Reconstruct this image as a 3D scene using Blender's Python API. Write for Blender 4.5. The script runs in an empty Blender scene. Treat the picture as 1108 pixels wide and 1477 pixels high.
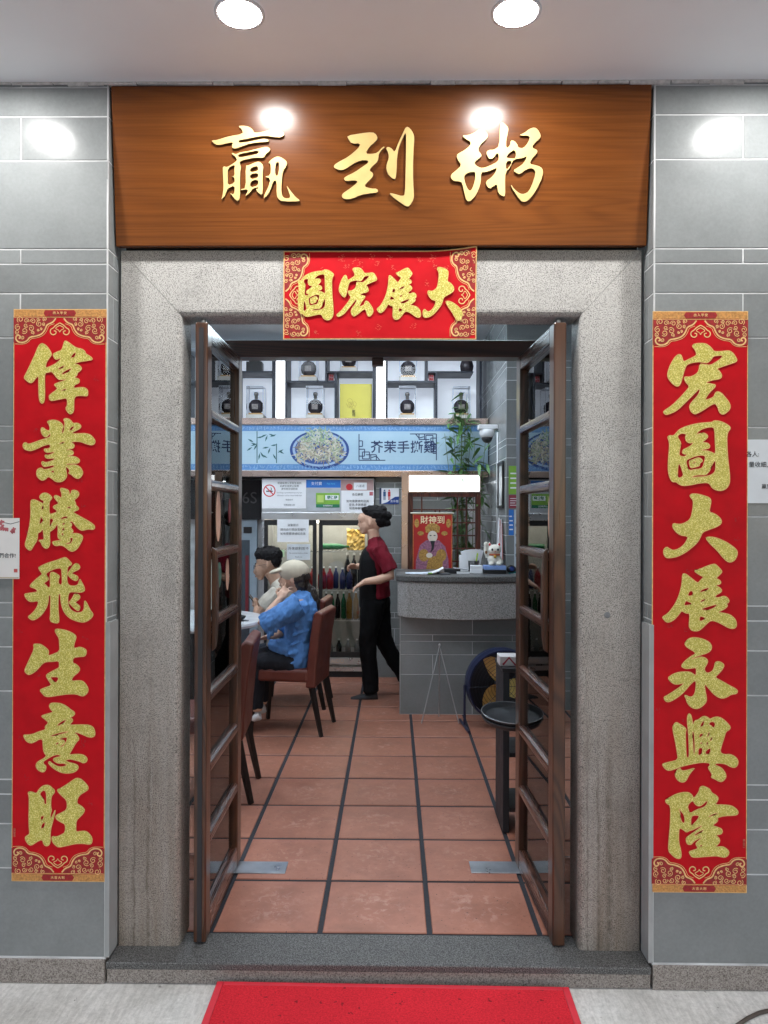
import bpy, bmesh, math, random
from mathutils import Vector, Matrix, Euler
R = math.radians
rnd = random.Random(7)
SC = bpy.context.scene
COL = SC.collection

# ------------------------------------------------------------------ camera
F = 1080.0                       # focal length in photograph pixels (1108 x 1477)
CAMZ = 1.52
ROT = Matrix.Rotation(R(0.70), 3, 'Z') @ Matrix.Rotation(R(90.08), 3, 'X') @ Matrix.Rotation(R(0.18), 3, 'Z')
cam = bpy.data.cameras.new('camera'); cam_o = bpy.data.objects.new('camera', cam); COL.objects.link(cam_o)
cam.sensor_fit = 'VERTICAL'; cam.sensor_height = 36.0; cam.lens = 36.0 * F / 1477.0
cam.clip_start = 0.05; cam.clip_end = 2000
cam_o.matrix_world = Matrix.Translation((0, 0, CAMZ)) @ ROT.to_4x4()
SC.camera = cam_o

# ------------------------------------------------------------------ sky, sun, exposure
W = bpy.data.worlds.new('World'); SC.world = W; W.use_nodes = True
wn = W.node_tree.nodes; wl = W.node_tree.links; wn.clear()
sky = wn.new('ShaderNodeTexSky'); sky.sky_type = 'NISHITA'; sky.sun_disc = False
sky.sun_elevation = R(35); sky.sun_rotation = R(160)
bg = wn.new('ShaderNodeBackground'); bg.inputs['Strength'].default_value = 0.15
wo = wn.new('ShaderNodeOutputWorld')
wl.new(sky.outputs[0], bg.inputs[0]); wl.new(bg.outputs[0], wo.inputs[0])
sun = bpy.data.lights.new('sun', 'SUN'); sun.energy = 0.5; sun.angle = R(12); sun.color = (1, .97, .92)
sun_o = bpy.data.objects.new('sun', sun); COL.objects.link(sun_o)
sun_o.rotation_euler = (R(55), 0, R(20)); sun_o.location = (0, -10, 12)
vs = SC.view_settings; vs.view_transform = 'Standard'; vs.look = 'None'; vs.gamma = 1.0; vs.exposure = 0.25
SC.cycles.use_denoising = True
SC.cycles.max_bounces = 8; SC.cycles.transparent_max_bounces = 24
SC.cycles.sample_clamp_indirect = 6.0
DOWNLIGHT = 290.0; PANEL = 12.5; BOX = 1.5

# ------------------------------------------------------------------ pixel helpers (a pixel is a direction; the distance comes from a plane)
def ray(px, py): return ROT @ Vector(((px - 554) / F, -(py - 738.5) / F, -1))
def at(px, py, Y):
    d = ray(px, py); t = Y / d.y
    return Vector((d.x * t, Y, CAMZ + d.z * t))
def fl(px, py, z=0.0):
    d = ray(px, py); t = (z - CAMZ) / d.z
    return Vector((d.x * t, d.y * t, z))

# ------------------------------------------------------------------ materials
MATS = {}
def lin(c):
    return tuple(((x / 255) / 12.92 if x / 255 <= .04045 else ((x / 255 + .055) / 1.055) ** 2.4) for x in c)
def newmat(name):
    m = bpy.data.materials.new(name); m.use_nodes = True
    n = m.node_tree.nodes; n.clear()
    o = n.new('ShaderNodeOutputMaterial'); p = n.new('ShaderNodeBsdfPrincipled')
    m.node_tree.links.new(p.outputs[0], o.inputs[0]); MATS[name] = m
    return m, n, m.node_tree.links, p
def coords(n, l, scale=(1, 1, 1), kind='Object', rand=False):
    tc = n.new('ShaderNodeTexCoord'); mp = n.new('ShaderNodeMapping')
    mp.inputs['Scale'].default_value = scale
    l.new(tc.outputs[kind], mp.inputs['Vector'])
    if rand:
        oi = n.new('ShaderNodeObjectInfo'); mu = n.new('ShaderNodeMath'); mu.operation = 'MULTIPLY'; mu.inputs[1].default_value = 37.0
        l.new(oi.outputs['Random'], mu.inputs[0])
        cb = n.new('ShaderNodeCombineXYZ'); l.new(mu.outputs[0], cb.inputs[0]); l.new(mu.outputs[0], cb.inputs[1]); l.new(mu.outputs[0], cb.inputs[2])
        l.new(cb.outputs[0], mp.inputs['Location'])
    return mp.outputs[0]
def noise(n, l, vec, scale, detail=4, rough=.55, dist=0):
    t = n.new('ShaderNodeTexNoise'); t.inputs['Scale'].default_value = scale; t.inputs['Detail'].default_value = detail
    t.inputs['Roughness'].default_value = rough; t.inputs['Distortion'].default_value = dist
    l.new(vec, t.inputs['Vector']); return t.outputs['Fac']
def ramp(n, l, fac, stops):
    r = n.new('ShaderNodeValToRGB'); e = r.color_ramp.elements
    while len(e) < len(stops): e.new(.5)
    for i, (p, c) in enumerate(stops):
        e[i].position = p; e[i].color = (c[0], c[1], c[2], 1) if not isinstance(c, (int, float)) else (c, c, c, 1)
    l.new(fac, r.inputs[0]); return r.outputs[0]
def mix(n, l, fac, a, b, mode='MIX'):
    m = n.new('ShaderNodeMix'); m.data_type = 'RGBA'; m.blend_type = mode
    if isinstance(fac, (int, float)): m.inputs[0].default_value = fac
    else: l.new(fac, m.inputs[0])
    for i, v in ((6, a), (7, b)):
        if isinstance(v, tuple): m.inputs[i].default_value = (v[0], v[1], v[2], 1)
        else: l.new(v, m.inputs[i])
    return m.outputs[2]
def bump(n, l, p, h, strength=.2, dist=.01):
    b = n.new('ShaderNodeBump'); b.inputs['Strength'].default_value = strength; b.inputs['Distance'].default_value = dist
    l.new(h, b.inputs['Height']); l.new(b.outputs[0], p.inputs['Normal'])
def plain(name, col, rough=.5, metal=0, var=.12, scale=8, bmp=.0, spec=.5, bscale=60, coat=0):
    """one colour with slight mottling"""
    if name in MATS: return MATS[name]
    m, n, l, p = newmat(name)
    v = coords(n, l, rand=True)
    f = noise(n, l, v, scale, 5)
    a = tuple(max(0, c * (1 - var)) for c in col); b = tuple(min(1, c * (1 + var)) for c in col)
    l.new(ramp(n, l, f, [(.3, a), (.7, b)]), p.inputs['Base Color'])
    l.new(ramp(n, l, f, [(.3, max(.02, rough - .06)), (.7, min(1, rough + .06))]), p.inputs['Roughness'])
    p.inputs['Metallic'].default_value = metal; p.inputs['Specular IOR Level'].default_value = spec
    p.inputs['Coat Weight'].default_value = coat
    if bmp: bump(n, l, p, noise(n, l, v, bscale, 3), bmp, .004 if bscale > 10 else .03)
    return m
def emit(name, col, strength):
    if name in MATS: return MATS[name]
    m, n, l, p = newmat(name)
    p.inputs['Base Color'].default_value = (.8, .8, .8, 1)
    p.inputs['Emission Color'].default_value = (*col, 1); p.inputs['Emission Strength'].default_value = strength
    return m
def glassmat(name, tint=(1, 1, 1), ior=1.5, rough=0.0):
    if name in MATS: return MATS[name]
    m, n, l, p = newmat(name); n.remove(p)
    tr = n.new('ShaderNodeBsdfTransparent'); tr.inputs[0].default_value = (*tint, 1)
    gl = n.new('ShaderNodeBsdfGlossy'); gl.inputs['Roughness'].default_value = rough
    fr = n.new('ShaderNodeFresnel'); fr.inputs[0].default_value = ior
    mx = n.new('ShaderNodeMixShader'); l.new(fr.outputs[0], mx.inputs[0]); l.new(tr.outputs[0], mx.inputs[1]); l.new(gl.outputs[0], mx.inputs[2])
    out = [x for x in n if x.type == 'OUTPUT_MATERIAL'][0]; l.new(mx.outputs[0], out.inputs[0])
    return m

def m_walltile():
    m, n, l, p = newmat('wall_tile')
    v = coords(n, l, rand=True)
    f = noise(n, l, v, 5, 8, .65); g = noise(n, l, v, 90, 4, .6)
    c = ramp(n, l, f, [(.25, (.232, .248, .252)), (.5, (.258, .275, .278)), (.78, (.284, .300, .303))])
    oi = n.new('ShaderNodeObjectInfo')
    tint = ramp(n, l, oi.outputs['Random'], [(0, .82), (1, 1.0)])
    c = mix(n, l, 1.0, c, tint, 'MULTIPLY'); c = mix(n, l, .35, c, ramp(n, l, g, [(.3, .72), (.7, 1.0)]), 'MULTIPLY')
    l.new(c, p.inputs['Base Color'])
    l.new(ramp(n, l, f, [(.2, .17), (.8, .23)]), p.inputs['Roughness'])
    p.inputs['Specular IOR Level'].default_value = .24
    gp = n.new('ShaderNodeNewGeometry'); dn = noise(n, l, gp.outputs['Position'], 1.7, 7, .7)
    c = mix(n, l, .5, c, ramp(n, l, dn, [(.34, .74), (.58, 1.0)]), 'MULTIPLY'); l.new(c, p.inputs['Base Color'])
    bump(n, l, p, g, .10, .002); return m
def m_granite(name, cols, scale=240, stain=0.0, rough=.55, spec=.4, runs=()):
    m, n, l, p = newmat(name)
    v = coords(n, l)
    f = noise(n, l, v, scale, 3, .6); f2 = noise(n, l, v, scale * .35, 3, .6); big = noise(n, l, v, 3, 4, .6)
    c = ramp(n, l, f, [(.36, cols[0]), (.46, cols[1]), (.60, cols[2])])
    c = mix(n, l, .6, c, ramp(n, l, f2, [(.35, .55), (.5, 1.0)]), 'MULTIPLY')
    c = mix(n, l, .5, c, ramp(n, l, big, [(.3, .78), (.7, 1.0)]), 'MULTIPLY')
    if stain:
        sv = coords(n, l, (9, 9, .7)); s = noise(n, l, sv, 1.6, 6, .7, .4)
        geo = n.new('ShaderNodeTexCoord'); sep = n.new('ShaderNodeSeparateXYZ'); l.new(geo.outputs['Object'], sep.inputs[0])
        h = ramp(n, l, sep.outputs['Z'], [(0.0, 1.0), (1.0, 0.0)])
        mp = n.new('ShaderNodeMapRange'); mp.inputs[1].default_value = 0; mp.inputs[2].default_value = 1.7; l.new(sep.outputs['Z'], mp.inputs[0])
        h = ramp(n, l, mp.outputs[0], [(0, 1.0), (.55, .62), (1, .0)])
        sm = n.new('ShaderNodeMath'); sm.operation = 'MULTIPLY'
        l.new(ramp(n, l, s, [(.30, .55), (.62, 1.0)]), sm.inputs[0]); l.new(h, sm.inputs[1])
        sm2 = n.new('ShaderNodeMath'); sm2.operation = 'MULTIPLY'; sm2.inputs[1].default_value = stain; l.new(sm.outputs[0], sm2.inputs[0])
        c = mix(n, l, sm2.outputs[0], c, (.46, .385, .32), 'MULTIPLY')
        k = noise(n, l, coords(n, l, (26, 26, 1.1)), 1.0, 6, .75, .3)
        km = n.new('ShaderNodeMath'); km.operation = 'MULTIPLY'; l.new(ramp(n, l, k, [(.60, 0.0), (.72, .75)]), km.inputs[0]); l.new(h, km.inputs[1])
        c = mix(n, l, km.outputs[0], c, (.10, .08, .065))
        wob = noise(n, l, coords(n, l, (1, 1, 1)), 7, 5, .7)
        for x0, wd in runs:      # dark weathered seams running down the stone
            sx = n.new('ShaderNodeMath'); sx.operation = 'SUBTRACT'; sx.inputs[1].default_value = x0; l.new(sep.outputs['X'], sx.inputs[0])
            sw = n.new('ShaderNodeMath'); sw.operation = 'MULTIPLY_ADD'; sw.inputs[1].default_value = .030; l.new(wob, sw.inputs[0]); l.new(sx.outputs[0], sw.inputs[2])
            sb = n.new('ShaderNodeMath'); sb.operation = 'SUBTRACT'; sb.inputs[1].default_value = .015; l.new(sw.outputs[0], sb.inputs[0])
            ab = n.new('ShaderNodeMath'); ab.operation = 'ABSOLUTE'; l.new(sb.outputs[0], ab.inputs[0])
            lm = n.new('ShaderNodeMath'); lm.operation = 'MULTIPLY'; l.new(ramp(n, l, ab.outputs[0], [(0, .85), (wd, 0.0)]), lm.inputs[0])
            mz = n.new('ShaderNodeMapRange'); mz.inputs[1].default_value = .0; mz.inputs[2].default_value = .85; l.new(sep.outputs['Z'], mz.inputs[0])
            br = noise(n, l, v, 24, 5, .8); l.new(ramp(n, l, mz.outputs[0], [(0, 1.0), (.6, .8), (1, 0.0)]), lm.inputs[1])
            l3 = n.new('ShaderNodeMath'); l3.operation = 'MULTIPLY'; l.new(lm.outputs[0], l3.inputs[0]); l.new(ramp(n, l, br, [(.36, .1), (.55, 1.0)]), l3.inputs[1])
            c = mix(n, l, l3.outputs[0], c, (.085, .068, .052))
        pz = noise(n, l, v, 9, 6, .7); c = mix(n, l, .5, c, ramp(n, l, pz, [(.32, .62), (.5, 1.0)]), 'MULTIPLY')
    l.new(c, p.inputs['Base Color']); p.inputs['Roughness'].default_value = rough; p.inputs['Specular IOR Level'].default_value = spec
    bump(n, l, p, f, .25, .002); return m
def m_wood(name, dark, mid, light, axis='X', scale=1.0, rough=.3, coat=.0):
    m, n, l, p = newmat(name)
    sc = {'X': (.55, 9, 9), 'Y': (9, 1.2, 9), 'Z': (9, 9, 1.0)}[axis]
    v = coords(n, l, tuple(s * scale for s in sc), rand=True)
    big = noise(n, l, v, .42, 2, .5, .6)
    mm = n.new('ShaderNodeMath'); mm.operation = 'MULTIPLY'; mm.inputs[1].default_value = 150; l.new(big, mm.inputs[0])
    fr = n.new('ShaderNodeMath'); fr.operation = 'SINE'; l.new(mm.outputs[0], fr.inputs[0])
    sc2 = {'X': (3, 160, 160), 'Y': (160, 3, 160), 'Z': (160, 160, 3)}[axis]
    v2 = coords(n, l, sc2, rand=True); fine = noise(n, l, v2, 1.0, 3, .6)
    c = ramp(n, l, fr.outputs[0], [(.0, light), (.55, mid), (.93, dark)])
    mr = n.new('ShaderNodeMapRange'); mr.inputs[1].default_value = -1; mr.inputs[2].default_value = 1; l.new(fr.outputs[0], mr.inputs[0])
    c = ramp(n, l, mr.outputs[0], [(.0, light), (.6, mid), (1.0, dark)])
    c = mix(n, l, .45, c, ramp(n, l, fine, [(.3, .5), (.62, 1.0)]), 'MULTIPLY')
    blot = noise(n, l, coords(n, l, rand=True), 2.2, 3, .5)
    c = mix(n, l, .5, c, ramp(n, l, blot, [(.3, .62), (.7, 1.0)]), 'MULTIPLY')
    l.new(c, p.inputs['Base Color']); l.new(ramp(n, l, fine, [(.2, rough + .08), (.8, rough)]), p.inputs['Roughness'])
    p.inputs['Coat Weight'].default_value = coat; p.inputs['Coat Roughness'].default_value = .12
    bump(n, l, p, fine, .08, .001); return m
def m_floortile():
    m, n, l, p = newmat('floor_tile')
    v = coords(n, l, rand=True); tc = n.new('ShaderNodeTexCoord')
    f = noise(n, l, v, 7, 6, .65); g = noise(n, l, v, 26, 5, .7, .6); d = noise(n, l, v, 110, 2, .5)
    c = ramp(n, l, f, [(.25, (.26, .100, .063)), (.5, (.355, .142, .092)), (.78, (.44, .19, .127))])
    ln = n.new('ShaderNodeVectorMath'); ln.operation = 'LENGTH'; l.new(tc.outputs['Object'], ln.inputs[0])
    cen = ramp(n, l, ln.outputs['Value'], [(.02, 1.0), (.19, .0)])
    streak = ramp(n, l, g, [(.52, 0.0), (.66, 1.0)])
    mk = n.new('ShaderNodeMath'); mk.operation = 'MULTIPLY'; l.new(cen, mk.inputs[0]); l.new(streak, mk.inputs[1])
    mk2 = n.new('ShaderNodeMath'); mk2.operation = 'MULTIPLY'; mk2.inputs[1].default_value = .55; l.new(mk.outputs[0], mk2.inputs[0])
    c = mix(n, l, mk2.outputs[0], c, (.55, .36, .29))
    c = mix(n, l, ramp(n, l, d, [(.69, 0.0), (.73, 1.0)]), c, (.06, .03, .025))
    c = mix(n, l, .4, c, ramp(n, l, g, [(.3, .75), (.6, 1.0)]), 'MULTIPLY')
    l.new(c, p.inputs['Base Color']); l.new(ramp(n, l, f, [(.2, .33), (.8, .5)]), p.inputs['Roughness'])
    bump(n, l, p, g, .08, .003); return m
def m_glitter(name, cols):
    m, n, l, p = newmat(name)
    v = coords(n, l)
    vo = n.new('ShaderNodeTexVoronoi'); vo.inputs['Scale'].default_value = 420; l.new(v, vo.inputs['Vector'])
    f = noise(n, l, vo.outputs['Color'], 3, 1); f2 = noise(n, l, v, 30, 3)
    c = ramp(n, l, f, [(.34, cols[0]), (.5, cols[1]), (.62, cols[2])])
    c = mix(n, l, .35, c, ramp(n, l, f2, [(.3, .7), (.7, 1.0)]), 'MULTIPLY')
    l.new(c, p.inputs['Base Color']); p.inputs['Roughness'].default_value = .36; p.inputs['Metallic'].default_value = .12
    nm = n.new('ShaderNodeBump'); nm.inputs['Strength'].default_value = .55; nm.inputs['Distance'].default_value = .002
    l.new(f, nm.inputs['Height']); l.new(nm.outputs[0], p.inputs['Normal']); return m
def m_concrete():
    m, n, l, p = newmat('sidewalk_concrete')
    v = coords(n, l); vs_ = coords(n, l, (60, 9, 1)); 
    mpn = vs_.node; mpn.inputs['Rotation'].default_value = (0, 0, R(-32))
    f = noise(n, l, v, 3.2, 7, .65); g = noise(n, l, vs_, 1.3, 5, .65, .5); d = noise(n, l, v, 38, 3, .5); h = noise(n, l, v, 260, 3)
    c = ramp(n, l, f, [(.25, (.52, .51, .48)), (.6, (.74, .73, .705)), (.8, (.82, .81, .79))])
    c = mix(n, l, .55, c, ramp(n, l, g, [(.32, .60), (.6, 1.0)]), 'MULTIPLY')
    e = noise(n, l, v, 75, 5, .75); c = mix(n, l, .55, c, ramp(n, l, e, [(.32, .55), (.6, 1.0)]), 'MULTIPLY')
    c = mix(n, l, ramp(n, l, d, [(.715, 0.0), (.75, .7)]), c, (.13, .12, .11))
    l.new(c, p.inputs['Base Color']); p.inputs['Roughness'].default_value = .8
    b1 = mix(n, l, .5, g, h); bump(n, l, p, b1, .5, .006); return m
def m_carpet():
    m, n, l, p = newmat('red_carpet')
    v = coords(n, l); f = noise(n, l, v, 170, 5, .8); g = noise(n, l, v, 5, 4); d = noise(n, l, v, 55, 2)
    c = ramp(n, l, f, [(.3, (.52, .010, .020)), (.6, (.88, .035, .055))])
    c = mix(n, l, .4, c, ramp(n, l, g, [(.3, .7), (.7, 1.0)]), 'MULTIPLY')
    c = mix(n, l, ramp(n, l, d, [(.67, 0.0), (.71, .7)]), c, (.10, .01, .01))
    l.new(c, p.inputs['Base Color']); p.inputs['Roughness'].default_value = .95
    p.inputs['Specular IOR Level'].default_value = .15
    bump(n, l, p, f, .9, .008); return m
M_TILE = m_walltile(); M_FLOOR = m_floortile(); M_CONC = m_concrete(); M_CARPET = m_carpet()
M_GRAN = m_granite('granite_surround', [(.09, .088, .084), (.42, .412, .395), (.56, .55, .53)], 280, 1.0, .5, runs=((-.806, .008), (-.855, .005), (.762, .008), (.80, .016), (.62+.105, .004)))
M_STEP = m_granite('granite_tread', [(.021, .021, .021), (.066, .066, .066), (.18, .18, .178)], 260, 0, .45, .3)
M_RISER = m_granite('granite_riser', [(.10, .085, .075), (.24, .21, .19), (.34, .31, .285)], 260, 0, .6)
M_COUNT = m_granite('granite_counter', [(.08, .08, .08), (.30, .29, .28), (.44, .43, .42)], 200, 0, .45)
M_SIGN = m_wood('sign_wood', (.148, .044, .0092), (.168, .050, .0100), (.176, .054, .0110), 'X', 1.0, .19, .0); M_SIGN.node_tree.nodes['Principled BSDF'].inputs['Specular IOR Level'].default_value = .28
M_DOOR = m_wood('door_wood', (.045, .017, .008), (.070, .026, .011), (.088, .033, .014), 'Z', 1.4, .26, .3)
M_DOORH = m_wood('door_wood_rail', (.035, .014, .01), (.075, .03, .02), (.11, .044, .028), 'Y', 1.4, .24, .4)
M_BEAM = m_wood('beam_wood', (.03, .010, .007), (.055, .018, .012), (.07, .024, .016), 'X', 1.0, .3, .2)
M_GLIT = m_glitter('gold_glitter', [(.45, .39, .06), (.57, .50, .085), (.88, .80, .30)])
M_GOLDR = plain('gold_edge', (.72, .42, .16), .4, .25, .15, 60)
M_GOLDL = plain('gold_line', (.74, .47, .20), .42, .2, .2, 80)
M_GOLDB = plain('gold_band', (.50, .24, .07), .5, .2, .35, 160)
M_RED = plain('couplet_red', (.48, .004, .010), .58, 0, .10, 14, .35, spec=.14, bscale=5)
M_DRED = plain('ornament_red', (.27, .006, .008), .5, 0, .3, 120)
M_BRASS = plain('brass_letter', (.66, .46, .18), .45, .2, .08, 20)
M_BRASSD = plain('brass_letter_side', (.14, .085, .03), .5, .4, .1, 20)
M_GROUT = plain('grout', (.54, .55, .56), .8, 0, .28, 7)
M_DGROUT = plain('dark_grout', (.022, .024, .032), .85, 0, .3, 60, .3)
M_PLASTER = plain('soffit_paint', (.92, .925, .94), .6, 0, .03, 2, .03, bscale=300)
M_WPAINT = plain('white_paint', (.72, .73, .75), .6, 0, .03, 3)
M_GREYTRIM = plain('grey_trim', (.33, .345, .35), .45, .2, .1, 12)
M_STEEL = plain('stainless_steel', (.56, .56, .57), .30, .9, .06, 6)
M_COPPER = plain('copper_trim', (.48, .36, .31), .27, .9, .10, 4)
M_BLACK = plain('black_plastic', (.012, .012, .014), .38, 0, .2, 20)
M_BLACKM = plain('black_matte', (.016, .016, .02), .6, 0, .2, 20)
M_WHITE = plain('white_sheet', (.78, .79, .82), .6, 0, .03, 6)
M_INK = plain('ink', (.02, .022, .028), .7, 0, .1)
M_GREYINK = plain('grey_ink', (.12, .13, .16), .7, 0, .1)
M_NAVYINK = plain('navy_ink', (.012, .03, .10), .6, 0, .1)
M_REDINK = plain('red_ink', (.55, .02, .03), .6, 0, .1)
M_BLUEINK = plain('blue_print', (.02, .16, .55), .5, 0, .1)
M_GREENP = plain('green_print', (.20, .42, .05), .5, 0, .1)
M_DGREENP = plain('dark_green_print', (.02, .18, .09), .5, 0, .1)
M_GLASS = glassmat('clear_glass', (.93, .96, .96))
M_ACRY = glassmat('acrylic', (.96, .97, .99), 1.3)
# ------------------------------------------------------------------ mesh kit
class MB:
    def __init__(s): s.v = []; s.f = []; s.c = []
    def add(s, vs, fs, col=None):
        o = len(s.v); s.v += [tuple(x) for x in vs]; s.f += [tuple(i + o for i in f) for f in fs]
        if col is not None: s.c += [col] * len(fs)
        return s
    def box(s, x0, x1, y0, y1, z0, z1, col=None):
        return s.add([(x0, y0, z0), (x1, y0, z0), (x1, y1, z0), (x0, y1, z0), (x0, y0, z1), (x1, y0, z1), (x1, y1, z1), (x0, y1, z1)],
                     [(0, 3, 2, 1), (4, 5, 6, 7), (0, 1, 5, 4), (1, 2, 6, 5), (2, 3, 7, 6), (3, 0, 4, 7)], col)
    def bar(s, a, b, w, d, up=(0, 0, 1)):
        a = Vector(a); b = Vector(b); t = (b - a).normalized(); u = Vector(up)
        if abs(t.dot(u)) > .99: u = Vector((0, 1, 0))
        x = t.cross(u).normalized() * w / 2; y = x.cross(t).normalized() * d / 2
        return s.add([a - x - y, a + x - y, a + x + y, a - x + y, b - x - y, b + x - y, b + x + y, b - x + y],
                     [(0, 3, 2, 1), (4, 5, 6, 7), (0, 1, 5, 4), (1, 2, 6, 5), (2, 3, 7, 6), (3, 0, 4, 7)])
    def tube(s, pts, rad, n=8, side=None, cap=True, col=None):
        """swept tube; rad is a number, or per point a number or (a, b) with a across 'side'"""
        P = [Vector(p) for p in pts]; m = len(P); ring = []; vs = []
        prev = None
        for i, p in enumerate(P):
            t = (P[min(i + 1, m - 1)] - P[max(i - 1, 0)])
            t = t.normalized() if t.length > 1e-9 else Vector((0, 0, 1))
            if side is not None: x = Vector(side)
            elif prev is not None: x = prev
            else: x = Vector((0, 0, 1)) if abs(t.z) < .8 else Vector((1, 0, 0))
            x = (x - t * x.dot(t))
            if x.length < 1e-6: x = t.orthogonal()
            x.normalize(); y = t.cross(x); prev = x
            r = rad if isinstance(rad, (int, float)) else rad[i]
            a, b = (r, r) if isinstance(r, (int, float)) else r
            for k in range(n):
                q = 2 * math.pi * k / n; vs.append(p + x * a * math.cos(q) + y * b * math.sin(q))
        fs = [(i * n + k, i * n + (k + 1) % n, (i + 1) * n + (k + 1) % n, (i + 1) * n + k) for i in range(m - 1) for k in range(n)]
        if cap: fs += [tuple(range(n))[::-1], tuple(range((m - 1) * n, m * n))]
        return s.add(vs, fs, col)
    def cyl(s, a, b, r0, r1=None, n=16): return s.tube([a, b], [r0, r0 if r1 is None else r1], n)
    def lathe(s, prof, n=20, c=(0, 0, 0), axis='Z', cap=True):
        vs = []
        for r, z in prof:
            for k in range(n):
                q = 2 * math.pi * k / n; x, y = r * math.cos(q), r * math.sin(q)
                vs.append((c[0] + x, c[1] + y, c[2] + z) if axis == 'Z' else ((c[0] + x, c[1] - z, c[2] + y) if axis == 'Y' else (c[0] + z, c[1] + x, c[2] + y)))
        m = len(prof)
        fs = [(i * n + k, i * n + (k + 1) % n, (i + 1) * n + (k + 1) % n, (i + 1) * n + k) for i in range(m - 1) for k in range(n)]
        if cap: fs += [tuple(range(n))[::-1], tuple(range((m - 1) * n, m * n))]
        return s.add(vs, fs)
    def ell(s, c, r, n=12, rot=None, col=None):
        vs = []; M = rot or Matrix.Identity(3); c = Vector(c); k = n // 2
        for i in range(k + 1):
            th = math.pi * i / k
            for j in range(n):
                ph = 2 * math.pi * j / n
                vs.append(c + M @ Vector((r[0] * math.sin(th) * math.cos(ph), r[1] * math.sin(th) * math.sin(ph), r[2] * math.cos(th))))
        fs = [(i * n + j, (i + 1) * n + j, (i + 1) * n + (j + 1) % n, i * n + (j + 1) % n) for i in range(k) for j in range(n)]
        return s.add(vs, fs, col)
    def prism(s, poly, y0, y1):
        """polygon of (x, z) extruded from y0 (front) to y1"""
        n = len(poly)
        return s.add([(x, y0, z) for x, z in poly] + [(x, y1, z) for x, z in poly],
                     [tuple(range(n)), tuple(range(2 * n - 1, n - 1, -1))] + [(i, i + n, (i + 1) % n + n, (i + 1) % n) for i in range(n)])
    def ribbon(s, pts, w, y=0.0, th=.0006, taper=False):
        """flat painted line in the xz plane facing -y"""
        m = len(pts); L = []; Rr = []
        for i, p in enumerate(pts):
            a = pts[max(i - 1, 0)]; b = pts[min(i + 1, m - 1)]
            dx, dz = b[0] - a[0], b[1] - a[1]; q = math.hypot(dx, dz) or 1
            ww = (w[i] if isinstance(w, (list, tuple)) else w) / 2
            if taper: ww *= .35 + .65 * math.sin(math.pi * (i + .5) / m)
            L.append((p[0] - dz / q * ww, p[1] + dx / q * ww)); Rr.append((p[0] + dz / q * ww, p[1] - dx / q * ww))
        vs = [(x, y, z) for x, z in L] + [(x, y, z) for x, z in Rr]
        return s.add(vs, [(i, i + 1, m + i + 1, m + i) for i in range(m - 1)])
    def build(s, name, mat, parent=None, bev=0, seg=2, smooth=False, loc=None, rot=None, sub=0):
        me = bpy.data.meshes.new(name); me.from_pydata(s.v, [], s.f)
        if s.c:
            at_ = me.color_attributes.new('Col', 'FLOAT_COLOR', 'CORNER')
            k = 0
            for pi, pl in enumerate(me.polygons):
                for _ in pl.loop_indices: at_.data[k].color = (*s.c[pi], 1); k += 1
        bm = bmesh.new(); bm.from_mesh(me)
        bmesh.ops.recalc_face_normals(bm, faces=bm.faces)
        if bev: bmesh.ops.bevel(bm, geom=[e for e in bm.edges if e.is_manifold and e.calc_face_angle(0) > .5], offset=bev, segments=seg, affect='EDGES', profile=.5)
        bm.to_mesh(me); bm.free()
        if smooth: me.polygons.foreach_set('use_smooth', [True] * len(me.polygons))
        return link(name, me, mat, parent, loc, rot)
def link(name, me, mat, parent=None, loc=None, rot=None):
    o = bpy.data.objects.new(name, me); COL.objects.link(o)
    if mat is not None:
        if len(me.materials) == 0: me.materials.append(mat)
    if parent is not None: o.parent = parent
    if loc is not None: o.location = loc
    if rot is not None: o.rotation_euler = rot
    return o
def thing(name, label, cat, loc=(0, 0, 0), rz=0, group=None, rot=None):
    o = bpy.data.objects.new(name, None); COL.objects.link(o); o.empty_display_size = .1
    o.location = loc; o.rotation_euler = rot if rot else (0, 0, rz)
    return tag(o, label, cat, group)
def tag(o, label, cat, group=None, kind=None):
    o['label'] = label; o['category'] = cat
    if group: o['group'] = group
    if kind: o['kind'] = kind
    return o
def struct(o): o['kind'] = 'structure'; return o
def copy_tree(o, parent=None):
    c = o.copy(); COL.objects.link(c); c.parent = parent
    for ch in list(o.children): copy_tree(ch, c)
    return c
def dup(o, loc, rz=0, label=None):
    c = copy_tree(o); c.location = loc; c.rotation_euler = (0, 0, rz)
    if label: c['label'] = label
    return c
DG = bpy.context.evaluated_depsgraph_get
def bake(ob):
    """evaluate a temporary object to a plain mesh and remove it"""
    DG().update(); me = bpy.data.meshes.new_from_object(ob.evaluated_get(DG()))
    d = ob.data; bpy.data.objects.remove(ob)
    return me
def smooth_path(pts, it=1, closed=True):
    for _ in range(it):
        q = []
        m = len(pts)
        for i in range(m if closed else m - 1):
            a = pts[i]; b = pts[(i + 1) % m]
            q += [(a[0] * .75 + b[0] * .25, a[1] * .75 + b[1] * .25), (a[0] * .25 + b[0] * .75, a[1] * .25 + b[1] * .75)]
        pts = q if closed else [pts[0]] + q + [pts[-1]]
    return pts
def outline_mesh(name, loops, extrude, offset=0.0, bevel=0.0):
    cu = bpy.data.curves.new(name, 'CURVE'); cu.dimensions = '2D'; cu.fill_mode = 'BOTH'
    cu.extrude = extrude; cu.offset = offset; cu.bevel_depth = bevel; cu.bevel_resolution = 1
    for lp in loops:
        sp = cu.splines.new('POLY'); sp.points.add(len(lp) - 1); sp.use_cyclic_u = True
        for i, (x, y) in enumerate(lp): sp.points[i].co = (x, y, 0, 1)
    ob = bpy.data.objects.new(name, cu); COL.objects.link(ob)
    me = bake(ob); bpy.data.curves.remove(cu); return me
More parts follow.
